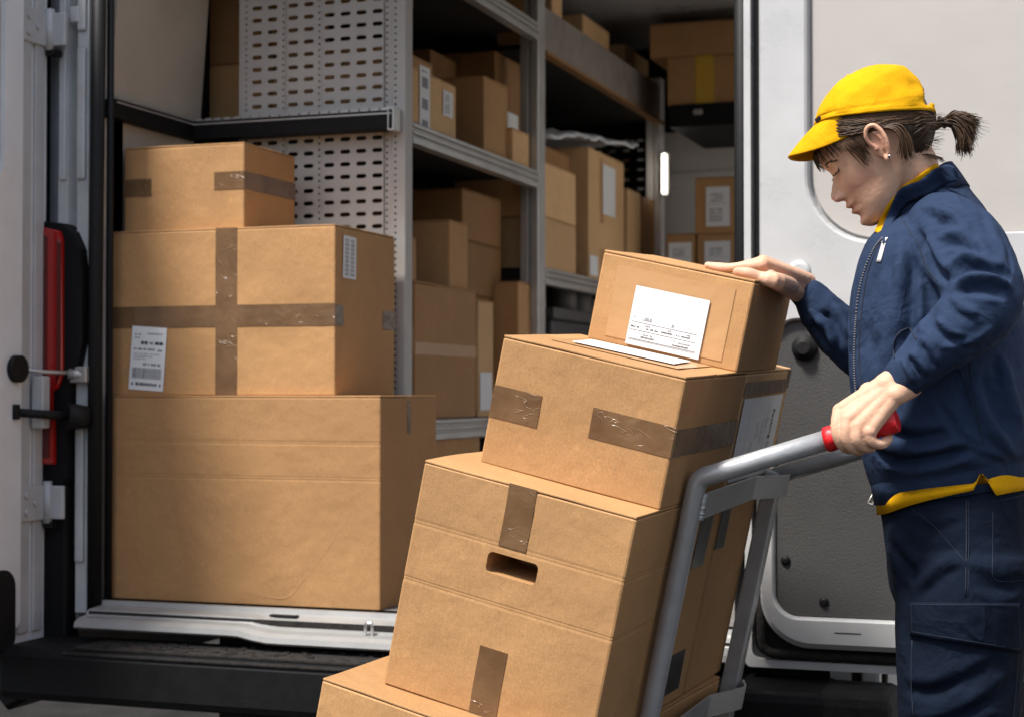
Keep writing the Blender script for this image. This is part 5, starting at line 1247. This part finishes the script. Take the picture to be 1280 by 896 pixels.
# ---- cap
def rimz(ph, off=.009):
    z = .06
    for _ in range(12): z = z*.4+.6*(.056+.50*headpt(ph, z, off).x)
    return z
capb = bmesh.new(); n = 144; m_ = 40; G = []
CT = .1235
CAPT = [(z, xf+.002, xb-.003, hw+.001) for z, xf, xb, hw in HEAD[:-4]] + [(.07, .057, -.109, .072), (.09, .045, -.105, .067), (.104, .030, -.088, .057), (.114, .014, -.074, .046), (.120, -.002, -.060, .033), (.1235, -.018, -.046, .016)]
for i in range(n):
    ph = 2*math.pi*i/n; z0_ = rimz(ph); col = []
    for j in range(m_+1):
        t = j/m_; z = z0_+(CT-z0_)*math.sin(t*math.pi/2)
        off = .0095 - .0012*g(math.sin(3*ph)*.02, .0016)*(t > .06) - (.0012 if abs(t-.10) < .012 else 0)
        off += mnoise.noise(Vector((math.cos(ph)*2.5, math.sin(ph)*2.5, z*40)))*.0040*(t > .05)
        p = headpt(ph, z, off*(1-.5*t), CAPT); col.append(capb.verts.new(HM @ p))
    G.append(col)
for i in range(n):
    phm = math.degrees(2*math.pi*(i+.5)/n); phm = phm-360 if phm > 180 else phm
    for j in range(m_):
        za = (HM.inverted() @ G[i][j].co).z; zb = (HM.inverted() @ G[i][j+1].co).z; zc = (za+zb)/2
        arch = abs(abs(phm)-180) < 34*math.sqrt(max(0, 1-((zc-.016)/.034)**2)) if zc > .016 else False
        if arch: continue
        capb.faces.new((G[i][j], G[(i+1) % n][j], G[(i+1) % n][j+1], G[i][j+1])).smooth = True
top = capb.faces.new([G[i][m_] for i in range(n)])
cme = bpy.data.meshes.new('cap'); bmesh.ops.recalc_face_normals(capb, faces=capb.faces); 
capb.to_mesh(cme); capb.free(); crown = pp(mesh_obj('cap', cme, M['cap']))
md = crown.modifiers.new('s', 'SOLIDIFY'); md.thickness = .0022; md.offset = 1
bm = bmesh.new(); na, nb_ = 48, 16; grid = []
for i in range(na+1):
    th = R_(-66+132*i/na); root = headpt(th, rimz(th)+.001, .0085, CAPT)
    Lr = .068*max(0, math.cos(th/R_(66)*math.pi/2))**.85; row = []
    for j in range(nb_+1):
        t = j/nb_; p = root + Vector((.95, 0, -.20))*Lr*t + Vector((0, math.sin(th)*.020*t*math.cos(th/R_(66)*math.pi/2), 0)); p.z -= 5.2*p.y*p.y*t*.9 + .008*t*t; row.append(bm.verts.new(HM @ p))
    grid.append(row)
for i in range(na):
    for j in range(nb_): bm.faces.new((grid[i][j], grid[i+1][j], grid[i+1][j+1], grid[i][j+1])).smooth = True
r = bmesh.ops.extrude_face_region(bm, geom=bm.faces[:])
for v in [q for q in r['geom'] if isinstance(q, bmesh.types.BMVert)]: v.co -= hz*.0022
pp(bm_obj('brim', bm, M['cap'], smooth=False), crown)
bm = bmesh.new(); p = headpt(R_(24), .098, .012, CAPT); sphere(bm, HM @ Vector((-.03, 0, .126)), .006, (1, 1, .6)); pp(bm_obj('cap_button', bm, M['cap']), crown)
bm = bmesh.new(); p = HM @ headpt(R_(30), .086, .0135, CAPT); fm = Matrix.Translation(p) @ HM.to_3x3().to_4x4() @ Matrix.Rotation(R_(30), 4, 'Z'); box(bm, (-.001, -.007, -.003), (.0015, .007, .003), 0, 0, fm); pp(bm_obj('emblem', bm, M['thread']), crown)
# ------------------------------------------------------------------ clothes
vc = np.array(CAM); vF = np.array(FW); vR = np.array(RT); vU = np.array(UPV)
def project(V): d = V-vc; z = d @ vF; return 640+FPX*(d @ vR)/z, 448-FPX*(d @ vU)/z
def folds(me, F, gain=1.0):
    """raise and sink cloth along drawn fold lines: (amp m, width px, points)"""
    V = np_mesh(me); Nn = np_normals(me); u, v = project(V); view = vc-V; view /= np.linalg.norm(view, axis=1)[:, None]
    fac = np.clip((Nn*view).sum(1)*1.6+.1, 0, 1); D = np.zeros(len(V))
    for amp, wd_, pts in F:
        P = np.array([(p.x, p.y) for p in catmull([Vector((a, b, 0)) for a, b in pts], 5)]); seg = P[1:]-P[:-1]; Ls = np.linalg.norm(seg, axis=1); cum = np.concatenate([[0], np.cumsum(Ls)])
        best = np.full(len(V), 1e9); bt = np.zeros(len(V)); bs = np.zeros(len(V))
        x0, x1 = P[:, 0].min()-wd_*4, P[:, 0].max()+wd_*4; y0, y1 = P[:, 1].min()-wd_*4, P[:, 1].max()+wd_*4
        I = np.where((u > x0) & (u < x1) & (v > y0) & (v < y1) & (fac > 0))[0]
        if len(I) == 0: continue
        uu, vv = u[I], v[I]; b = np.full(len(I), 1e9); tt = np.zeros(len(I)); ss = np.zeros(len(I))
        for k in range(len(seg)):
            q = ((uu-P[k, 0])*seg[k, 0]+(vv-P[k, 1])*seg[k, 1])/Ls[k]**2; qc = np.clip(q, 0, 1)
            dx = uu-(P[k, 0]+seg[k, 0]*qc); dy = vv-(P[k, 1]+seg[k, 1]*qc); d = np.hypot(dx, dy); m = d < b
            sg = np.sign(seg[k, 0]*dy-seg[k, 1]*dx); b = np.where(m, d, b); tt = np.where(m, (cum[k]+Ls[k]*qc)/cum[-1], tt); ss = np.where(m, sg, ss)
        w = wd_*(.6+.6*np.sin(np.pi*tt)); tap = np.clip(np.minimum(tt, 1-tt)*5, 0, 1)
        sd2 = b*ss
        D[I] += amp*tap*(np.exp(-(b/w)**2) - .55*np.exp(-((sd2-w*1.5)/w)**2))
    V2 = V + Nn*(D*fac*gain)[:, None]; set_np(me, V2); return me
def cloth_noise(me, amp, sc3, seed=0, amp2=0, sc2=30):
    V = np_mesh(me); Nn = np_normals(me); D = np.empty(len(V))
    for i, p in enumerate(V):
        q = Vector((p[0]*sc3[0]+seed, p[1]*sc3[1], p[2]*sc3[2])); a = mnoise.noise(q)
        D[i] = amp*(1-abs(a)*2.4) + (amp2*mnoise.noise(Vector(p)*sc2) if amp2 else 0)
    set_np(me, V+Nn*D[:, None])
def smooth_mesh(me, it, f=.5):
    o = bpy.data.objects.new('t', me); COL.objects.link(o); s = o.modifiers.new('s', 'SMOOTH'); s.factor = f; s.iterations = it
    bpy.context.view_layer.update(); r = bpy.data.meshes.new_from_object(o.evaluated_get(bpy.context.evaluated_depsgraph_get())); bpy.data.objects.remove(o); return r
def bvh_of(me): return BVHTree.FromPolygons([v.co.copy() for v in me.vertices], [tuple(p.vertices) for p in me.polygons])
def drape(bvh, pts, off=.001, k=4):
    """points of a seam drawn on the cloth: sight lines met with the cloth surface"""
    out = []
    for p in catmull([Vector((a, b, 0)) for a, b in pts], k):
        r = ray(p.x, p.y).normalized(); h = bvh.ray_cast(CAM, r)
        if h[0] is not None: out.append(h[0]+(-r)*off)
    # drop jumps
    res = [out[0]] if out else []
    for q in out[1:]:
        if (q-res[-1]).length < .09: res.append(q)
    return res
# jacket
JR = [(1096, 612, 1296, 582, .178), (1090, 600, 1298, 572, .183), (1086, 585, 1304, 560, .196), (1079, 555, 1306, 535, .204), (1070, 515, 1302, 505, .203), (1065, 460, 1294, 460, .20), (1064, 410, 1287, 415, .196),
      (1069, 365, 1276, 365, .192), (1077, 330, 1262, 322, .187), (1086, 308, 1246, 286, .172), (1093, 298, 1228, 256, .125), (1098, 292, 1213, 238, .088), (1101, 288, 1205, 228, .070)]
bm = bmesh.new(); loft(bm, [ringpt(*r) for r in JR])
chain(bm, catmull([at(1168, 285, 2.70), at(1184, 290, 2.645), at(1210, 322, 2.585), at(1229, 374, 2.52), at(1203, 407, 2.515), at(1167, 437, 2.525), at(1140, 462, 2.535), at(1122, 479, 2.545)], 3),
      catr([.046, .060, .0655, .0585, .0505, .0405, .0345, .0285], 3))
chain(bm, catmull([at(1172, 285, 2.93), at(1150, 320, 2.97), at(1098, 432, 2.96), at(1064, 424, 2.95), at(1035, 399, 2.95), at(1012, 371, 2.95)], 3), catr([.055, .062, .058, .050, .041, .030], 3))
jm = remesh(bm, .0038, 12)
cloth_noise(jm, .0024, (7, 7, 4), 3, .0012, 26)
JF = [(-.010, 6, [(1146, 285), (1156, 310), (1168, 335), (1186, 358)]), (.008, 7, [(1156, 290), (1168, 312), (1180, 330), (1196, 346)]),
      (.009, 7, [(1150, 262), (1170, 262), (1195, 275), (1218, 300)]), (-.006, 5, [(1160, 285), (1180, 276), (1202, 284), (1225, 312)]),
      (.008, 6, [(1170, 300), (1192, 292), (1215, 300), (1240, 325)]), (-.007, 4, [(1172, 316), (1195, 304), (1222, 314), (1250, 336)]),
      (.009, 6, [(1184, 340), (1205, 322), (1232, 324), (1262, 342)]), (-.008, 4, [(1190, 352), (1212, 336), (1238, 338), (1266, 352)]),
      (.009, 5, [(1190, 362), (1212, 350), (1240, 350), (1268, 362)]), (-.008, 4, [(1192, 368), (1212, 364), (1236, 366), (1258, 374)]),
      (.006, 6, [(1188, 372), (1205, 385), (1225, 395)]), (.005, 5, [(1168, 396), (1185, 412), (1208, 420)]), (-.004, 4, [(1160, 405), (1176, 420), (1198, 430)]),
      (.006, 4, [(1135, 440), (1150, 452), (1160, 470)]), (-.005, 3, [(1130, 446), (1143, 458), (1152, 476)]), (.005, 4, [(1127, 450), (1137, 463), (1144, 482)]),
      (.005, 4, [(1150, 420), (1164, 436), (1176, 458)]), (-.004, 3, [(1145, 428), (1158, 444), (1168, 464)]), (.004, 5, [(1200, 430), (1220, 425), (1245, 405)]),
      (.007, 9, [(1122, 300), (1124, 350), (1112, 410), (1104, 470)]), (-.007, 8, [(1136, 300), (1142, 350), (1138, 410), (1120, 450)]), (.006, 7, [(1108, 330), (1100, 380), (1092, 440)]),
      (-.006, 7, [(1152, 330), (1162, 380), (1158, 420)]), (.005, 7, [(1150, 340), (1150, 380), (1146, 410)]),
      (.008, 8, [(1085, 545), (1120, 563), (1165, 560), (1215, 548)]), (-.008, 6, [(1090, 562), (1125, 577), (1170, 572), (1225, 562)]), (.007, 8, [(1100, 520), (1140, 535), (1180, 528)]),
      (-.006, 7, [(1105, 535), (1150, 548), (1195, 540)]), (.008, 8, [(1212, 470), (1225, 510), (1250, 550), (1275, 572)]), (-.008, 7, [(1228, 460), (1244, 510), (1266, 550)]),
      (.008, 7, [(1250, 440), (1262, 490), (1278, 540)]), (.006, 6, [(1195, 530), (1225, 555), (1262, 575)]), (-.005, 5, [(1170, 500), (1200, 540), (1240, 565)]),
      (-.006, 5, [(1236, 262), (1255, 300), (1268, 345)]), (.006, 5, [(1226, 250), (1246, 285), (1262, 330)]),
      (.006, 5, [(1018, 395), (1035, 412), (1042, 438)]), (-.006, 4, [(1026, 388), (1044, 408), (1052, 436)]), (.006, 5, [(1040, 378), (1055, 400), (1060, 425)]), (.005, 4, [(1008, 385), (1020, 398), (1026, 415)]),
      (.008, 6, [(1150, 250), (1165, 243), (1185, 243), (1205, 255)])]
folds(jm, [(a, max(w, 5), q) for a, w, q in JF], 1.15); jm = smooth_mesh(jm, 2, .5)
jacket = pp(mesh_obj('jacket', jm, M['navy'], None, True)); jb = bvh_of(jm)
# rib hem, cuffs, collar
def ringband(rings, name, m, par, th=.003):
    bm = bmesh.new(); loft(bm, rings, cap=False)
    for f in bm.faces: f.smooth = True
    r = bmesh.ops.extrude_face_region(bm, geom=bm.faces[:]); bmesh.ops.recalc_face_normals(bm, faces=bm.faces)
    o = None
    c = [sum((Vector(p) for p in rg), Vector())/len(rg) for rg in rings]
    for v in [q for q in r['geom'] if isinstance(q, bmesh.types.BMVert)]:
        k = min(range(len(c)), key=lambda i: abs((v.co-c[i]).z)); d = (v.co-c[k]); d.z = 0; v.co -= d.normalized()*th
    return pp(bm_obj(name, bm, m, None), par)
def wob(rg, a, s): return [Vector(p)+ (Vector(p)-sum((Vector(q) for q in rg), Vector())/len(rg)).normalized()*a*mnoise.noise(Vector(p)*s) for p in rg]
ringband([wob(ringpt(*r, n=120), .004, 14) for r in ((1091, 572, 1301, 548, .190), (1089, 585, 1301, 562, .188), (1091, 605, 1299, 580, .184), (1094, 628, 1296, 600, .179))], 'hem_band', M['navy'], jacket)
def cuff(a, b, ra, rb, name='cuff'):
    bm = bmesh.new(); d = (b-a)
    P = [a+d*t for t in (0, .25, .5, .75, 1)]; tube(bm, P, [ra, ra*.99, (ra+rb)/2, rb, rb*.985], 40, cap=False)
    r = bmesh.ops.extrude_face_region(bm, geom=bm.faces[:]); 
    for v in [q for q in r['geom'] if isinstance(q, bmesh.types.BMVert)]:
        t = max(0, min(1, (v.co-a).dot(d)/d.length_squared)); ax = a+d*t; v.co = ax+(v.co-ax)*.88
    for v in bm.verts: v.co += (v.co-a).normalized()*mnoise.noise(v.co*60)*.0015
    return pp(bm_obj(name, bm, M['navy'], None), jacket)
cuff(at(1145, 458, 2.533), at(1113, 486, 2.546), .0345, .0282); cuff(at(1030, 394, 2.95), at(1002, 362, 2.952), .0385, .0265)
# collar, standing and turned back, dark inside
CR = lambda fu, fv, bu, bv, hw: ringpt(fu, fv, bu, bv, hw, n=96)
ringband([CR(1097, 294, 1212, 232, .090), CR(1098, 286, 1204, 220, .081), CR(1101, 277, 1197, 210, .074), CR(1104, 270, 1191, 203, .071)], 'collar', M['navy'], jacket, .004)
ringband([CR(1098, 290, 1196, 222, .066), CR(1100, 277, 1187, 211, .062), CR(1101, 272, 1181, 207, .060)], 'shirt_collar_back', M['yellow'], None, .003)
comb = BVHTree.FromPolygons([v.co.copy() for v in me.vertices]+[v.co.copy() for v in jm.vertices], [tuple(q.vertices) for q in me.polygons]+[tuple(i+len(me.vertices) for i in q.vertices) for q in jm.polygons])
def strip_on(bvh, la, lb, name, m, par, off, th, n=40, k=6):
    A = catmull([Vector((a, b, 0)) for a, b in la], 12); B2 = catmull([Vector((a, b, 0)) for a, b in lb], 12)
    pick = lambda L, t: L[min(len(L)-1, int(t*(len(L)-1)))].lerp(L[min(len(L)-1, int(t*(len(L)-1))+1)], t*(len(L)-1)-int(t*(len(L)-1)))
    D = []; 
    for i in range(n+1):
        for j in range(k+1):
            q = pick(A, i/n).lerp(pick(B2, i/n), j/k); r = ray(q.x, q.y).normalized(); h = bvh.ray_cast(CAM, r); D.append([r, (h[0]-CAM).length if h[0] is not None else None])
    known = [d for r, d in D if d]; 
    for e in D:
        if e[1] is None: e[1] = sum(known)/len(known)
    dd = np.array([e[1] for e in D]).reshape(n+1, k+1)
    for _ in range(14):
        q = np.pad(dd, 1, mode='edge'); dd = .5*dd+.125*(q[:-2, 1:-1]+q[2:, 1:-1]+q[1:-1, :-2]+q[1:-1, 2:])
    bm = bmesh.new(); s = k+1; dd = dd.ravel()
    n1 = [bm.verts.new(CAM+e[0]*(d-off-th)) for e, d in zip(D, dd)]; n2 = [bm.verts.new(CAM+e[0]*(d-off+.004)) for e, d in zip(D, dd)]
    for i in range(n):
        for j in range(k):
            a = i*s+j; bm.faces.new((n1[a], n1[a+1], n1[a+s+1], n1[a+s])).smooth = True; bm.faces.new((n2[a], n2[a+s], n2[a+s+1], n2[a+1]))
        for j in (0, k): a = i*s+j; bm.faces.new((n1[a], n1[a+s], n2[a+s], n2[a]))
    for i in (0, n):
        for j in range(k): a = i*s+j; bm.faces.new((n1[a], n1[a+1], n2[a+1], n2[a]))
    return pp(bm_obj(name, bm, M[m], None), par)
strip_on(comb, [(1093, 289), (1103, 268), (1114, 250), (1127, 234), (1145, 222), (1160, 211), (1170, 205)], [(1104, 296), (1113, 276), (1124, 258), (1138, 244), (1152, 234), (1168, 222), (1180, 214)], 'shirt_collar', 'yellow', None, .004, .002)
strip_on(comb, [(1100, 291), (1109, 270), (1122, 240), (1136, 231), (1150, 226), (1166, 213), (1182, 206), (1192, 208)], [(1104, 306), (1114, 284), (1130, 258), (1146, 248), (1162, 242), (1180, 232), (1194, 228), (1202, 228)], 'collar', 'navy', jacket, .008, .003)
# seams, zip, pockets
def seam(pts, r=.0008, name='seam', m='thread', par=None, bvh=None, off=.0004):
    P = drape(bvh or jb, pts, off)
    if len(P) > 2: return pp(tubeo(name, P, r, M[m], None, 6), par or jacket)
seam([(1122, 262), (1134, 285), (1148, 308), (1158, 335), (1172, 352)]); seam([(1160, 232), (1190, 226), (1222, 262), (1245, 300), (1258, 318)])
seam([(1136, 410), (1124, 416), (1117, 430), (1118, 448)], .0013); seam([(1137, 411), (1146, 424)], .0013)
seam([(1196, 452), (1205, 478), (1214, 505)], .0009)
seam([(1212, 455), (1218, 500), (1228, 555)]); seam([(1075, 560), (1078, 500), (1074, 450), (1076, 400), (1083, 350), (1093, 318), (1103, 300)], .0012)
zp = drape(jb, [(1103, 297), (1092, 312), (1081, 338), (1074, 365), (1070, 400), (1068, 450), (1071, 500), (1080, 550)], .0012, 8)
bm = bmesh.new(); tube(bm, zp, .0020, 6)
zip_ = pp(bm_obj('zip', bm, M['thread'], None), jacket)
bm = bmesh.new(); tot = 0
for a, b in zip(zp, zp[1:]):
    n = max(1, int((b-a).length/.0032))
    for k in range(n): p = a.lerp(b, k/n); box(bm, p-Vector((.0018, .0028, .0007)), p+Vector((.0010, .0012, .0007)))
pp(bm_obj('zip_teeth', bm, M['ink_grey'], None), zip_)
bm = bmesh.new(); p = at(1094, 618, 2.74); 
pull = round_path([p, p+Vector((-.004, 0, -.016)), p+Vector((-.012, 0, -.014)), p+Vector((-.004, 0, .002))], .002, 3); tube(bm, pull, .0011, 6); pp(bm_obj('zip_pull', bm, M['steel'], None), zip_)
def patch(bvh, quad, name, m, par, th=.002, nx=16, ny=10, off=.001):
    """piece of cloth laid on the garment, outlined by four corners as seen"""
    bm = bmesh.new(); V_ = []; a, b, c, d = [Vector((p[0], p[1], 0)) for p in quad]
    last = None
    for j in range(ny+1):
        for i in range(nx+1):
            q = a.lerp(b, i/nx).lerp(d.lerp(c, i/nx), j/ny); r = ray(q.x, q.y).normalized(); h = bvh.ray_cast(CAM, r)
            p = h[0] if h[0] is not None else (CAM+r*last); last = (p-CAM).length; V_.append((p, r))
    n1 = [bm.verts.new(p-r*(off+th)) for p, r in V_]; n2 = [bm.verts.new(p-r*(off-.001)) for p, r in V_]; s = nx+1
    for j in range(ny):
        for i in range(nx):
            k = j*s+i; bm.faces.new((n1[k], n1[k+1], n1[k+s+1], n1[k+s])).smooth = True; bm.faces.new((n2[k], n2[k+s], n2[k+s+1], n2[k+1]))
    for j in range(ny):
        for i in (0, nx): k = j*s+i; bm.faces.new((n1[k], n1[k+s], n2[k+s], n2[k]))
    for i in range(nx):
        for j in (0, ny): k = j*s+i; bm.faces.new((n1[k], n2[k], n2[k+1], n1[k+1]))
    return pp(bm_obj(name, bm, m, None), par)
patch(jb, [(1107, 297), (1110, 297), (1106, 303), (1101, 303)], 'chest_badge', M['paper'], jacket, .0008, 4, 4)
patch(jb, [(1102, 304), (1107, 304), (1101, 328), (1095, 328)], 'chest_badge', M['grey_patch'], jacket, .0008, 4, 6)
# trousers
TR = [(1100, 598, 1296, 575, .168), (1100, 625, 1298, 605, .172), (1106, 655, 1300, 640, .185), (1112, 690, 1304, 690, .193), (1116, 730, 1306, 730, .195), (1130, 765, 1296, 760, .18)]
bm = bmesh.new(); loft(bm, [ringpt(*r) for r in TR])
def legring(cx, cy, z, rx, ry, n=28): return [Vector((cx-rx*math.cos(2*math.pi*i/n), cy-ry*math.sin(2*math.pi*i/n), z)) for i in range(n)]
for y_, u0, u1, g2 in ((-.755, 1118, 1280, 0), (-.555, 1112, 1262, 1)):
    R2 = []
    for v_, a, b, ry in ((690, 1113, 1298, .100), (760, 1120, 1288, .106), (820, 1122, 1280, .103), (896, 1122, 1274, .098), (960, 1118, 1262, .092)):
        if g2: a -= 0; b -= 20
        pa = onY(a, v_, y_-.0); pb = onY(b, v_, y_); R2.append(legring((pa.x+pb.x)/2, y_, (pa.z+pb.z)/2, abs(pb.x-pa.x)/2, ry))
    cx = R2[-1][0].x*.5+R2[-1][14].x*.5
    for z, dx, rx in ((.46, .0, .082), (.33, .02, .078), (.2, .03, .075), (.09, .025, .075), (.05, .02, .078)): R2.append(legring(cx+dx, y_, z, rx, rx*1.0))
    loft(bm, R2)
tm_ = remesh(bm, .005, 8)
cloth_noise(tm_, .0028, (6, 6, 6), 9, .0012, 24)
TF = [(.008, 7, [(1112, 662), (1135, 690), (1150, 712)]), (-.007, 6, [(1114, 684), (1132, 706), (1146, 730)]), (.007, 7, [(1205, 690), (1170, 705), (1138, 742)]), (-.006, 6, [(1205, 708), (1178, 722), (1150, 748)]),
      (.006, 7, [(1130, 640), (1170, 650), (1200, 640)]), (.007, 8, [(1210, 700), (1250, 716), (1290, 706)]), (-.005, 6, [(1215, 730), (1250, 738), (1285, 728)]),
      (.008, 9, [(1126, 845), (1160, 850), (1200, 835), (1245, 812)]), (-.007, 7, [(1128, 862), (1165, 866), (1205, 850)]), (.008, 9, [(1128, 890), (1175, 892), (1230, 862), (1270, 830)]), (-.007, 7, [(1150, 905), (1200, 895), (1250, 868)]), (.006, 7, [(1130, 775), (1128, 800), (1130, 830)])]
folds(tm_, TF, .65); tm_ = smooth_mesh(tm_, 1, .4)
trousers = pp(mesh_obj('trousers', tm_, M['navy_dk'], None, True)); tb = bvh_of(tm_)
def ts_(pts, r=.0012): seam(pts, r, 'seam', 'thread', trousers, tb)
M['thread2'] = mat('blue_seam_thread', (.0075, .0145, .031), .8)
def ts2(pts, r=.0006): seam(pts, r, 'seam', 'thread2', trousers, tb)
ts2([(1211, 625), (1211, 680), (1210, 745)]); ts_([(1208, 625), (1208, 680), (1207, 745)]); ts2([(1140, 636), (1165, 655), (1188, 680), (1207, 702)])
ts2([(1241, 640), (1241, 690), (1242, 722), (1262, 726), (1285, 724)]); ts2([(1242, 626), (1265, 622), (1285, 616)])
ck = patch(tb, [(1135, 752), (1275, 753), (1277, 815), (1137, 793)], 'cargo_flap', M['navy_dk'], trousers, .0045, 24, 10, .003)
for a, b in (((1136, 752), (1275, 753)), ((1275, 753), (1277, 814)), ((1277, 814), (1137, 792)), ((1137, 792), (1136, 752))):
    ins = lambda p: (p[0]+(3 if p[0] < 1200 else -3), p[1]+(3 if p[1] < 770 else -3))
    A, B_ = ins(a), ins(b); P = [(A[0]+(B_[0]-A[0])*t, A[1]+(B_[1]-A[1])*t) for t in (0, .33, .66, 1)]
    seam(P, .0005, 'seam', 'thread2', trousers, bvh_of(ck.data), .0002)
ts_([(1140, 800), (1139, 850), (1142, 900)]); ts_([(1272, 815), (1270, 860), (1266, 900)])
# shirt hem below the jacket
sh = bmesh.new(); n = 160
def shr(r): return wob(ringpt(*r, n=n), .003, 12)
rings = [shr(r) for r in ((1096, 590, 1297, 565, .178), (1097, 615, 1298, 590, .181), (1097, 628, 1299, 603, .183), (1098, 641, 1300, 618, .186))]
Rv = [[sh.verts.new(p) for p in r] for r in rings]
for ra, rb2 in zip(Rv, Rv[1:]):
    for i in range(n):
        f = sh.faces.new((ra[i], ra[(i+1) % n], rb2[(i+1) % n], rb2[i])); f.smooth = True
# lift the hem towards the side and open the side vent
for k, r in enumerate(Rv):
    if k < 2: continue
    for vtx in r:
        u_, v_ = project(np.array([vtx.co]))
        u_, v_ = float(u_[0]), float(v_[0])
        if vtx.co.y < YT:
            tgt = np.interp(u_, [1090, 1110, 1135, 1160, 1195, 1219, 1224, 1229, 1245, 1280, 1300], [645, 641, 632, 625, 617, 612, 592, 592, 619, 612, 608])
            if k == 2: tgt = tgt*.5+v_*.0+ .5*min(tgt, 595)
            r3 = ray(u_, tgt); d = (vtx.co-CAM).dot(FW); vtx.co = CAM+r3*d
r = bmesh.ops.extrude_face_region(sh, geom=sh.faces[:])
for v in [q for q in r['geom'] if isinstance(q, bmesh.types.BMVert)]: v.co += Vector((0, .003, 0)) if v.co.y < YT else Vector((0, -.003, 0))
pp(bm_obj('shirt_hem', sh, M['yellow'], None))
# shoes
for y_ in (-.755, -.555):
    cx = [v for v in [onY(1190, 960, y_).x]][0]+.02; bm = bmesh.new(); rg = []
    for t, hw, ht_ in ((0, .028, .075), (.04, .038, .10), (.12, .040, .10), (.18, .044, .075), (.24, .046, .055), (.285, .034, .042), (.30, .012, .03)):
        x = cx+.08-t; rg.append([Vector((x, y_+hw*math.cos(a), max(.0, .5*ht_+.5*ht_*math.sin(a)*1.0))) for a in [2*math.pi*i/20 for i in range(20)]])
    loft(bm, rg); 
    for f in bm.faces: f.smooth = True
    pp(bm_obj('shoe', bm, M['shoe'], None))
# bracelet on the near wrist
bm = bmesh.new(); a = Wn.lerp(at(1130, 472, 2.545), .15); d = (at(1130, 472, 2.545)-Wn).normalized(); q = d.orthogonal().normalized(); s = d.cross(q)
for k in range(34):
    t = 2*math.pi*k/34; sphere(bm, at(1116, 484, 2.545)+(q*math.cos(t)+s*math.sin(t))*.0275, .0019)
pp(bm_obj('bead_bracelet', bm, M['rubber'], None))
# ------------------------------------------------------------------ light, camera
wd = bpy.data.worlds.new('World'); sc.world = wd; wd.use_nodes = True; nt = wd.node_tree
bg = nt.nodes['Background']; sky = nt.nodes.new('ShaderNodeTexSky'); sky.sky_type = 'NISHITA'; sky.sun_disc = False
SE, SAZ = 60, None
travel = Vector((.50, .83, 0)).normalized()                       # direction the sunlight travels, seen from above
el = R_(SE); d = Vector((travel.x*math.cos(el), travel.y*math.cos(el), -math.sin(el)))
sky.sun_elevation = el; sky.sun_rotation = math.atan2(-travel.x, -travel.y)
sky.air_density = 1.0; sky.dust_density = 3.0
nt.links.new(sky.outputs[0], bg.inputs['Color']); bg.inputs['Strength'].default_value = .115
sl_ = bpy.data.lights.new('sun', 'SUN'); sl_.energy = 3.7; sl_.angle = R_(10); sl_.color = (1, .965, .92)
so = bpy.data.objects.new('sun', sl_); link(so); so.rotation_euler = d.to_track_quat('-Z', 'Y').to_euler()
cd = bpy.data.cameras.new('camera'); cd.sensor_width = 36; cd.lens = FPX*36/1280; cd.clip_start = .05; cd.clip_end = 2000
cd.dof.use_dof = True; cd.dof.focus_distance = 2.62; cd.dof.aperture_fstop = 6.3
co = bpy.data.objects.new('camera', cd); link(co)
co.matrix_world = Matrix.Translation(CAM) @ Matrix(((RT.x, UPV.x, -FW.x, 0), (RT.y, UPV.y, -FW.y, 0), (RT.z, UPV.z, -FW.z, 0), (0, 0, 0, 1)))
sc.camera = co
vs_ = sc.view_settings; vs_.view_transform = 'Standard'; vs_.look = 'None'; vs_.gamma = 1; vs_.exposure = .78
sc.cycles.max_bounces = 8; sc.cycles.diffuse_bounces = 5; sc.cycles.use_denoising = True
for o in list(sc.objects):
    if 'dims' in o: del o['dims']
    if 'seed' in o: del o['seed']
